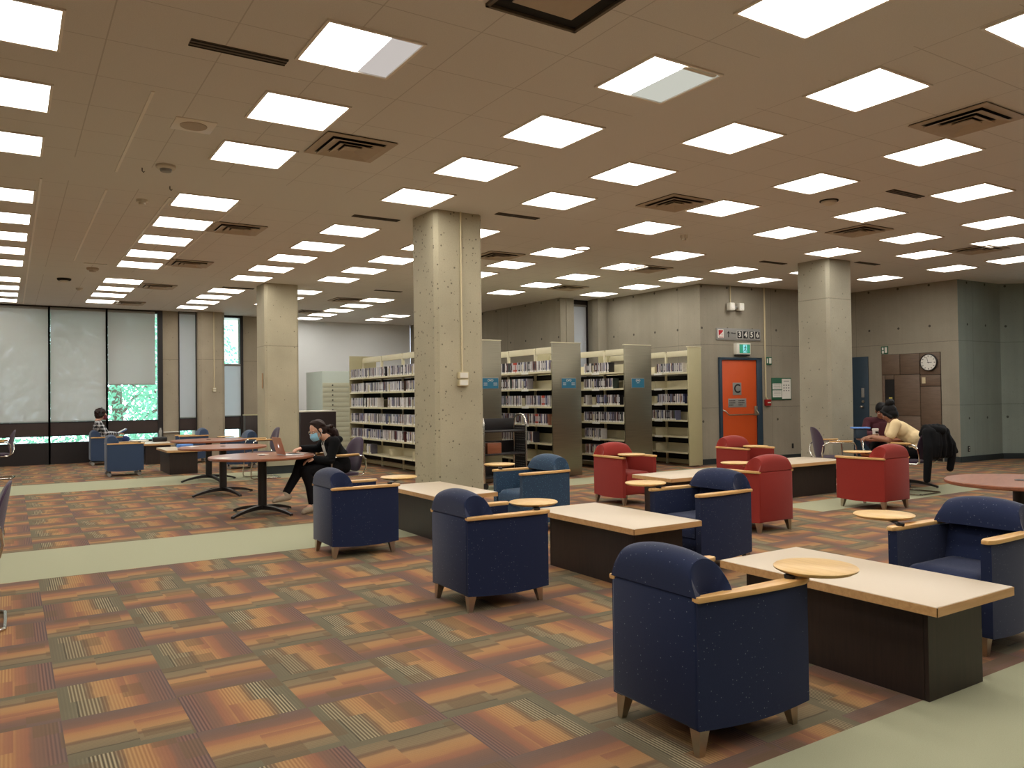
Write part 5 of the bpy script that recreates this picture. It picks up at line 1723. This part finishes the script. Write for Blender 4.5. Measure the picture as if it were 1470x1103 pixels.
def person(label, loc, rz, J, top, bottom, skin='skin', hairm='hair', sleeves='long', shoes=('shoe', 'shoe'), hair_fn=None, mask=None, curl=0.6, hide_eyes=False):
    """J: joints in the local frame, x forward, y left, z up from the floor"""
    t = thing('person', label, 'person', loc, rz)
    g = {k: Vector(v) for k, v in J.items() if isinstance(v, tuple)}
    H = head_frame(g['head'], J['look'], J['headup'])
    b = MB()
    head(b, H)
    base = H @ Vector((-0.02, 0, -0.07))
    b.caps(base, g['neck'], 0.048, 0.056)
    pel, ch = g['pelvis'], g['chest']
    mid = (pel+ch)/2+g.get('belly', V(0, 0, 0))
    lat = lambda p, r, w: (b.caps(p+V(0, w, 0), p-V(0, w, 0), r))
    b.chain([(*g['neck'], 0.055), (*ch, 0.085)])
    lat(ch, 0.088, 0.06)
    lat(mid, 0.085, 0.04)
    lat(pel, 0.095, 0.065)
    b.chain([(*ch, 0.10), (*mid, 0.095), (*pel, 0.105)])
    for s in 'LR':
        b.chain([(*(ch+(g['neck']-ch)*0.5), 0.06), (*g['sh'+s], 0.052), (*g['el'+s], 0.038), (*g['wr'+s], 0.026)])
        b.chain([(*(pel+V(0, 0.07 if s == 'L' else -0.07, -0.01)), 0.085), (*g['kn'+s], 0.056), (*(g['kn'+s]*0.6+g['an'+s]*0.4+V(-0.02, 0, 0)), 0.052), (*g['an'+s], 0.034), (*g['to'+s], 0.028)])
        b.caps(g['an'+s], g['an'+s]+V(-0.03, 0, -0.03), 0.034, 0.030)
        hand(b, g['wr'+s], J.get('hd'+s, (1, 0, 0)), J.get('hu'+s, (0, 0, 1)), J.get('curl'+s, curl), -1 if s == 'L' else 1)
    bake(b, 'body', skin, t, 0.0065, 3)
    # upper garment
    b = MB()
    k = 0.016
    def latb(p, r, w): b.caps(p+V(0, w, 0), p-V(0, w, 0), r)
    nk = g['neck']*0.8+ch*0.2
    b.chain([(*nk, 0.064), (*ch, 0.115)])
    latb(ch, 0.088+k, 0.062)
    latb(mid, 0.085+k*1.5, 0.045)
    hem = pel*0.72+mid*0.28
    latb(hem, 0.095+k, 0.060)
    b.chain([(*ch, 0.10+k), (*mid, 0.095+k*1.2), (*hem, 0.105+k*0.8)])
    for s in 'LR':
        pts = [(*(ch+(g['neck']-ch)*0.5), 0.06+k), (*g['sh'+s], 0.052+k)]
        if sleeves == 'long':
            pts += [(*g['el'+s], 0.038+k), (*(g['wr'+s]*0.93+g['el'+s]*0.07), 0.028+k)]
        else:
            pts += [(*(g['sh'+s]*0.35+g['el'+s]*0.65), 0.050+k)]
        b.chain(pts)
        # fold ridges at the elbow and waist
        if sleeves == 'long':
            for q in (0.7, 0.85, 1.0):
                b.sphere(g['sh'+s]*(1-q)+g['el'+s]*q, (0.047+k, 0.047+k, 0.018), 12, 8)
    if 'hood' in J:
        b.sphere(g['hood'], (0.07, 0.10, 0.05), 16, 10)
    bake(b, 'top_garment', top, t, 0.0085, 4)
    b = MB()
    latb(pel+V(0, 0, -0.01), 0.108, 0.070)
    for s in 'LR':
        b.chain([(*(pel+V(0, 0.07 if s == 'L' else -0.07, -0.01)), 0.098), (*g['kn'+s], 0.068), (*(g['kn'+s]*0.6+g['an'+s]*0.4+V(-0.02, 0, 0)), 0.060), (*(g['an'+s]*0.93+g['kn'+s]*0.07), 0.048)])
    bake(b, 'trousers', bottom, t, 0.0085, 4)
    for s, m_ in zip('LR', shoes):
        b = MB()
        an, to = g['an'+s], g['to'+s]
        d = (to-an)
        d.normalize()
        b.chain([(*(an+V(-0.035, 0, -0.035)), 0.040), (*(an+d*0.06+V(0, 0, -0.018)), 0.042), (*to, 0.036), (*(to+d*0.03), 0.028)])
        b.caps(an, an+V(-0.01, 0, -0.04), 0.044, 0.040)
        bake(b, 'shoe', m_, t, 0.006, 3)
    if hair_fn:
        b = MB()
        b.M = H
        hair_fn(b)
        b.M = Matrix.Identity(4)
        bake(b, 'hair', hairm, t, 0.0065, 2)
    if not hide_eyes:
        eyes(t, H)
    if mask:
        b = MB()
        b.M = H
        def mk(u, v, kk):
            a = (u-0.5)*2*1.15
            r = 0.088+0.012*cos(a*1.2)*sin(pi*min(1, v*1.2))
            z = -0.105+0.098*v
            rr = r*(0.82+0.22*v) if v < 0.5 else r*(0.93+0.0*v)
            rr += 0.010*cos(a)**2 if abs(a) < 1.5 else 0
            return ((rr+(0.004 if kk else 0))*cos(a)*1.02+0.016, (rr+(0.004 if kk else 0))*sin(a)*0.82, z)
        b.shell(mk, 20, 10)
        for s in (1, -1):
            b.tube([(0.055, s*0.066, -0.022), (0.0, s*0.086, -0.004), (-0.02, s*0.084, 0.0)], 0.0022, 6)
            b.tube([(0.050, s*0.062, -0.085), (0.0, s*0.086, -0.03), (-0.02, s*0.084, -0.012)], 0.0022, 6)
        b.M = Matrix.Identity(4)
        b.obj('face_mask', mask, t, angle=60)
    return t, H

# the masked woman at the laptop (faces -x)
def hair_bun_low(b):
    b.sphere((-0.020, 0, 0.042), (0.096, 0.083, 0.090), 22, 16)
    b.sphere((-0.055, 0, 0.0), (0.064, 0.082, 0.082), 18, 12)
    for s in (1, -1):
        for q in range(6):                        # combed strands from the hairline to the tail
            a = 0.2+q*0.24
            b.chain([(0.062-0.014*q, s*0.078*sin(a)*0.95, 0.045+0.072*cos(a), 0.010), (0.01-0.012*q, s*0.090*sin(a), 0.045+0.088*cos(a)*0.98, 0.012), (-0.07, s*0.078*sin(a), 0.03+0.055*cos(a), 0.013), (-0.11, s*0.02, -0.01, 0.016)])
        b.chain([(0.028, s*0.078, 0.012, 0.009), (0.012, s*0.084, -0.03, 0.008), (0.018, s*0.080, -0.075, 0.005)])
    b.chain([(-0.10, 0.0, -0.01, 0.035), (-0.15, 0.01, -0.04, 0.048), (-0.185, 0.02, -0.10, 0.050), (-0.19, 0.02, -0.165, 0.040), (-0.18, 0.02, -0.21, 0.022)])
    r_ = random.Random(5)
    for k in range(26):
        a, h_ = r_.uniform(0, 6.28), r_.uniform(-0.2, 0.0)
        b.sphere((-0.165+0.042*cos(a), 0.02+0.042*sin(a), h_), 0.016, 8, 6)
JW = dict(head=(0.245, 0, 0.985), look=(0.93, 0.10, -0.36), headup=(0.36, 0, 0.93), neck=(0.135, 0, 0.885), chest=(0.06, 0, 0.765), pelvis=(-0.04, 0, 0.545),
          belly=(-0.03, 0, 0), shL=(0.09, 0.165, 0.845), shR=(0.09, -0.165, 0.845), elL=(0.16, 0.20, 0.62), elR=(0.16, -0.235, 0.745),
          wrL=(0.33, 0.12, 0.645), wrR=(0.405, -0.14, 0.765), hdL=(0.95, -0.15, -0.1), hdR=(0.95, 0.2, -0.15), curlL=0.5, curlR=0.85,
          knL=(0.44, 0.12, 0.50), knR=(0.46, 0.0, 0.60), anL=(0.37, 0.16, 0.10), anR=(0.68, 0.11, 0.245), toL=(0.47, 0.19, 0.04), toR=(0.80, 0.14, 0.195), hood=(0.0, 0, 0.865))
w, HW = person('person with a blue face mask and black jacket sitting cross-legged at the laptop', (3.44, 9.46, 0), pi, JW, 'jacket', 'trouser', hair_fn=hair_bun_low, mask='mask')
b = MB()
b.M = HW
for s in (1, -1):
    b.tube([(0.098+0.0*k, s*0.034+0.022*cos(k*pi/6), 0.006+0.019*sin(k*pi/6)) for k in range(12)], 0.0016, 6, closed=True)
    b.tube([(0.098, s*0.056, 0.010), (0.06, s*0.076, 0.012), (-0.005, s*0.084, 0.008)], 0.0016, 6)
b.tube([(0.098, 0.012, 0.01), (0.101, 0, 0.014), (0.098, -0.012, 0.01)], 0.0016, 6)
b.M = Matrix.Identity(4)
b.obj('glasses', 'nickel', w)
MB().box(0.155, 0.170, -0.035, 0.035, 0.66, 0.80, 0.004, rot=Matrix.Rotation(radians(18), 4, 'Y')).obj('shirt_front', 'paper', w)
for s in (1, -1):
    MB().tube([(0.172, s*0.03, 0.868), (0.185, s*0.035, 0.82), (0.176, s*0.03, 0.77)], 0.004, 6).obj('drawstring', 'paper', w)

# laptop and small things on the near round table
t = thing('laptop', 'rose gold laptop open on the round table before the masked woman', 'laptop', (2.86, 9.48, 0.70), pi+0.06)
MB().box(-0.11, 0.11, -0.155, 0.155, 0.0, 0.014, 0.004).obj('base', 'alu', t)
b = MB()
b.M = Matrix.Translation((0.112, 0, 0.014)) @ Matrix.Rotation(radians(17), 4, 'Y')
b.box(-0.003, 0.003, -0.155, 0.155, 0, 0.215, 0.003)
b.M = Matrix.Identity(4)
ld = b.obj('lid', 'rose', t)
b = MB()
b.M = Matrix.Translation((0.112, 0, 0.014)) @ Matrix.Rotation(radians(17), 4, 'Y') @ Matrix.Translation((0.0036, 0, 0.105))
b.sphere((0, 0, -0.004), (0.0006, 0.017, 0.019), 18, 12)
b.sphere((0, 0.006, 0.022), (0.0006, 0.004, 0.008), 10, 8, rot=Matrix.Rotation(0.6, 4, 'X'))
b.M = Matrix.Identity(4)
b.obj('lit_logo', 'glow', ld)
MB().box(-0.09, 0.02, -0.13, 0.13, 0.0135, 0.0155).obj('keyboard', 'ink', t, smooth=False)
tag(MB().box(-0.04, 0.04, -0.07, 0.07, 0, 0.008, 0.003).obj('white_phone', 'plastic', None, loc=(2.60, 9.72, 0.70), rz=0.3), 'white phone lying on the round table beside the laptop', 'phone')
tag(MB().box(-0.06, 0.06, -0.10, 0.10, 0, 0.002).obj('paper_sheet', 'paper', None, loc=(2.08, 9.50, 0.70), rz=0.3, smooth=False), 'white paper at the left edge of the nearest round table', 'paper')
tag(MB().box(-0.06, 0.06, -0.10, 0.10, 0, 0.002).obj('paper_sheet', 'paper', None, loc=(2.25, 12.2, 0.70), rz=0.2, smooth=False), 'white paper at the left edge of the second round table', 'paper')

# the person in plaid in the caster armchair (faces +x)
def hair_curly(b):
    b.sphere((-0.02, 0, 0.045), (0.110, 0.096, 0.098), 20, 14)
    b.sphere((-0.055, 0, -0.02), (0.075, 0.092, 0.095), 18, 12)
    r_ = random.Random(8)
    for k in range(60):
        a, e = r_.uniform(0.9, 5.4), r_.uniform(-0.7, 1.4)
        b.sphere((-0.03+0.105*cos(a)*cos(e), 0.095*sin(a)*cos(e), 0.02+0.105*sin(e)), 0.022, 8, 6)
JP = dict(head=(-0.06, 0, 1.09), look=(0.97, -0.1, -0.12), headup=(0.1, 0, 1), neck=(-0.13, 0, 0.965), chest=(-0.12, 0, 0.80), pelvis=(-0.06, 0, 0.53),
          shL=(-0.12, 0.18, 0.90), shR=(-0.12, -0.18, 0.90), elL=(0.02, 0.24, 0.68), elR=(0.02, -0.24, 0.68), wrL=(0.25, 0.10, 0.655), wrR=(0.25, -0.12, 0.655),
          hdL=(0.9, -0.3, 0.2), hdR=(0.9, 0.3, 0.2), knL=(0.42, 0.11, 0.54), knR=(0.42, -0.11, 0.54), anL=(0.50, 0.11, 0.11), anR=(0.52, -0.11, 0.11), toL=(0.63, 0.12, 0.045), toR=(0.65, -0.12, 0.045))
p, HP = person('person in a plaid shirt and dark red mask seated reading by the windows', (1.76, 19.36, 0), 0, JP, 'plaid', 'jeans', hair_fn=hair_curly, mask='maskr', shoes=('ink', 'ink'))
b = MB()
b.M = HP
b.tube([(-0.01, 0.118*sin(a), 0.02+0.135*cos(a)) for a in [(-1.5+3.0*k/12) for k in range(13)]], 0.010, 8)
for s in (1, -1):
    b.cyl((-0.01, s*0.095, 0.0), (-0.01, s*0.128, 0.0), 0.036, seg=18)
b.M = Matrix.Identity(4)
b.obj('headphones', 'black', p)
t = thing('open_book', 'blue covered book held open by the person in plaid', 'book', (2.10, 19.34, 0.69), 0)
b = MB()
for s in (1, -1):
    b.M = Matrix.Rotation(s*0.25, 4, 'X') @ Matrix.Rotation(-0.5, 4, 'Y')
    b.box(-0.10, 0.10, 0.0 if s > 0 else -0.14, 0.14 if s > 0 else 0.0, -0.006, 0.0)
b.M = Matrix.Identity(4)
b.obj('cover', 'bluebag', t, smooth=False)
b = MB()
for s in (1, -1):
    b.M = Matrix.Rotation(s*0.25, 4, 'X') @ Matrix.Rotation(-0.5, 4, 'Y')
    b.box(-0.095, 0.095, 0.004 if s > 0 else -0.132, 0.132 if s > 0 else -0.004, 0.0, 0.008)
b.M = Matrix.Identity(4)
b.obj('pages', 'paper', t, smooth=False)
t = thing('black_bag', 'small black bag with a grey bottle on the pale table by the windows', 'bag', (2.86, 19.3, 0.452))
MB().box(-0.15, 0.15, -0.09, 0.09, 0, 0.11, 0.03, 3).obj('body', 'black', t)
MB().lathe([(0.035, 0.09), (0.036, 0.24), (0.018, 0.28), (0.018, 0.31), (0, 0.31)], (0.02, 0, 0), 20).obj('bottle', 'grey', t)
tag(MB().box(-0.13, 0.13, -0.09, 0.09, 0, 0.06, 0.012).obj('blue_pouch', 'bluebag', None, loc=(2.92, 16.60, 0.452), rz=0.3), 'light blue pouch on the pale table left of the round tables', 'pouch')

# the two people at the brown table on the right
def hair_topknot(b):
    b.sphere((-0.016, 0, 0.040), (0.104, 0.088, 0.092), 20, 14)
    b.sphere((-0.045, 0, -0.01), (0.068, 0.084, 0.085), 18, 12)
    b.sphere((-0.075, 0, 0.135), (0.062, 0.062, 0.050), 16, 12)
    r_ = random.Random(9)
    for k in range(24):
        a, e = r_.uniform(0, 6.28), r_.uniform(-0.8, 1.4)
        b.sphere((-0.075+0.055*cos(a)*cos(e), 0.055*sin(a)*cos(e), 0.135+0.045*sin(e)), 0.014, 8, 6)
    for s in (1, -1):
        b.chain([(0.06, s*0.06, 0.07, 0.02), (0.01, s*0.08, 0.02, 0.02), (-0.04, s*0.07, -0.06, 0.028)])
JT = dict(head=(0.385, -0.02, 1.065), look=(0.72, -0.55, -0.40), headup=(0.30, -0.15, 0.93), neck=(0.35, 0, 0.975), chest=(0.26, 0, 0.855), pelvis=(0.0, 0, 0.545),
          belly=(-0.045, 0, 0.035), shL=(0.33, 0.185, 0.935), shR=(0.33, -0.185, 0.935), elL=(0.42, 0.22, 0.715), elR=(0.40, -0.20, 0.715),
          wrL=(0.60, 0.03, 0.745), wrR=(0.62, -0.13, 0.745), hdL=(0.9, -0.35, -0.12), hdR=(0.95, 0.3, -0.12), curlL=0.5, curlR=0.5,
          knL=(0.43, 0.12, 0.52), knR=(0.43, -0.10, 0.52), anL=(0.33, 0.12, 0.11), anR=(0.20, -0.10, 0.11), toL=(0.46, 0.13, 0.045), toR=(0.33, -0.11, 0.045))
person('person in a tan shirt with a top knot leaning over the brown table', (10.44, 6.06, 0), 2.22, JT, 'tan', 'trouser', skin='skin_b', hairm='hairk', sleeves='short', hair_fn=hair_topknot, shoes=('ink', 'ink'))
JM = dict(head=(0.10, 0, 1.08), look=(0.86, 0, -0.5), headup=(0.3, 0, 0.95), neck=(-0.02, 0, 0.99), chest=(-0.04, 0, 0.83), pelvis=(-0.06, 0, 0.545),
          shL=(-0.02, 0.185, 0.915), shR=(-0.02, -0.185, 0.915), elL=(0.10, 0.25, 0.72), elR=(0.10, -0.25, 0.72), wrL=(0.30, 0.10, 0.735), wrR=(0.30, -0.10, 0.735),
          hdL=(0.95, -0.2, -0.1), hdR=(0.95, 0.2, -0.1), knL=(0.40, 0.11, 0.50), knR=(0.40, -0.11, 0.50), anL=(0.36, 0.11, 0.11), anR=(0.36, -0.11, 0.11), toL=(0.49, 0.12, 0.045), toR=(0.49, -0.12, 0.045))
person('person in a maroon sweater mostly hidden behind the laptop and the tan shirt', (11.33, 7.21, 0), 3.78, JM, 'maroon', 'trouser', skin='skin_b', hairm='hairk', hair_fn=lambda b: (b.sphere((-0.016, 0, 0.04), (0.102, 0.086, 0.092), 20, 14), b.sphere((-0.05, 0, -0.01), (0.066, 0.084, 0.09), 18, 12)))
t = thing('laptop', 'maroon laptop standing open on the brown table with its back to us', 'laptop', (11.00, 6.86, 0.70), 3.78)
MB().box(-0.11, 0.11, -0.155, 0.155, 0.0, 0.016, 0.004).obj('base', 'ink', t)
b = MB()
b.M = Matrix.Translation((0.112, 0, 0.016)) @ Matrix.Rotation(radians(12), 4, 'Y')
b.box(-0.004, 0.004, -0.155, 0.155, 0, 0.215, 0.004)
b.M = Matrix.Identity(4)
b.obj('lid', 'maroon', t)
t = thing('coffee_cup', 'white paper coffee cup with a dark mark on the brown table', 'cup', (10.42, 6.72, 0.70))
MB().lathe([(0.0, 0), (0.030, 0), (0.042, 0.125), (0.044, 0.130), (0.045, 0.140), (0.040, 0.150), (0, 0.150)], seg=28).obj('cup_body', 'cup', t)
MB().lathe([(0.0325, 0.02), (0.0382, 0.07), (0.0372, 0.07), (0.0315, 0.02)], seg=28).obj('sleeve', 'kraft', t)
b = MB()
for k in range(7):
    a = 3.85+k*0.13
    b.box(0.0415*cos(a)-0.004, 0.0415*cos(a)+0.004, 0.0415*sin(a)-0.004, 0.0415*sin(a)+0.004, 0.085, 0.112)
b.obj('dark_mark', 'ink', t, smooth=False)
tag(MB().box(-0.05, 0.05, -0.03, 0.03, 0, 0.03, 0.012).obj('yellow_snack', 'yellow', None, loc=(10.62, 6.40, 0.70), rz=0.4), 'yellow snack wrapper on the brown table near the hand', 'snack')
t = thing('blue_folder', 'bright blue folder standing on a small rack on the brown table', 'folder', (10.47, 6.99, 0.70), 0.9)
MB().box(-0.05, 0.05, -0.08, 0.08, 0, 0.14, 0.006).obj('rack', 'blue', t)
MB().box(-0.08, 0.08, -0.12, 0.12, 0.14, 0.162, 0.006).obj('folder', 'bluebag', t)
# black coat over the chair
t = thing('black_coat', 'black coat draped over the chrome chair behind the tan shirt', 'coat', (10.30, 6.13, 0), 1.60)
b = MB()
b.M = Matrix.Identity(4)
for q in (0.17, 0.06, -0.06, -0.17):
    b.chain([(-0.24, q*0.8, 0.80, 0.05), (-0.29, q*0.85, 0.885, 0.055), (-0.37, q, 0.83, 0.065), (-0.39, q*1.05, 0.68, 0.065), (-0.38, q*1.1, 0.54, 0.06)])
b.chain([(-0.33, 0.20, 0.83, 0.06), (-0.37, 0.25, 0.64, 0.058), (-0.36, 0.25, 0.42, 0.052), (-0.34, 0.24, 0.22, 0.045)])
b.chain([(-0.33, -0.20, 0.83, 0.06), (-0.40, -0.27, 0.66, 0.062), (-0.40, -0.29, 0.50, 0.05), (-0.38, -0.27, 0.34, 0.045)])
b.chain([(-0.40, -0.26, 0.66, 0.06), (-0.42, -0.36, 0.56, 0.028)])
for q in (0.12, -0.02, -0.15):
    b.chain([(-0.42, q, 0.80, 0.03), (-0.445, q*1.2+0.01, 0.66, 0.028), (-0.43, q*1.3, 0.52, 0.022)])
bake(b, 'cloth', 'jacket', t, 0.010, 4)
b = MB()
b.chain([(-0.36, 0.12, 0.88, 0.05), (-0.42, 0.0, 0.85, 0.055), (-0.37, -0.12, 0.88, 0.05)])
bake(b, 'hood', 'jacket', t, 0.010, 4)
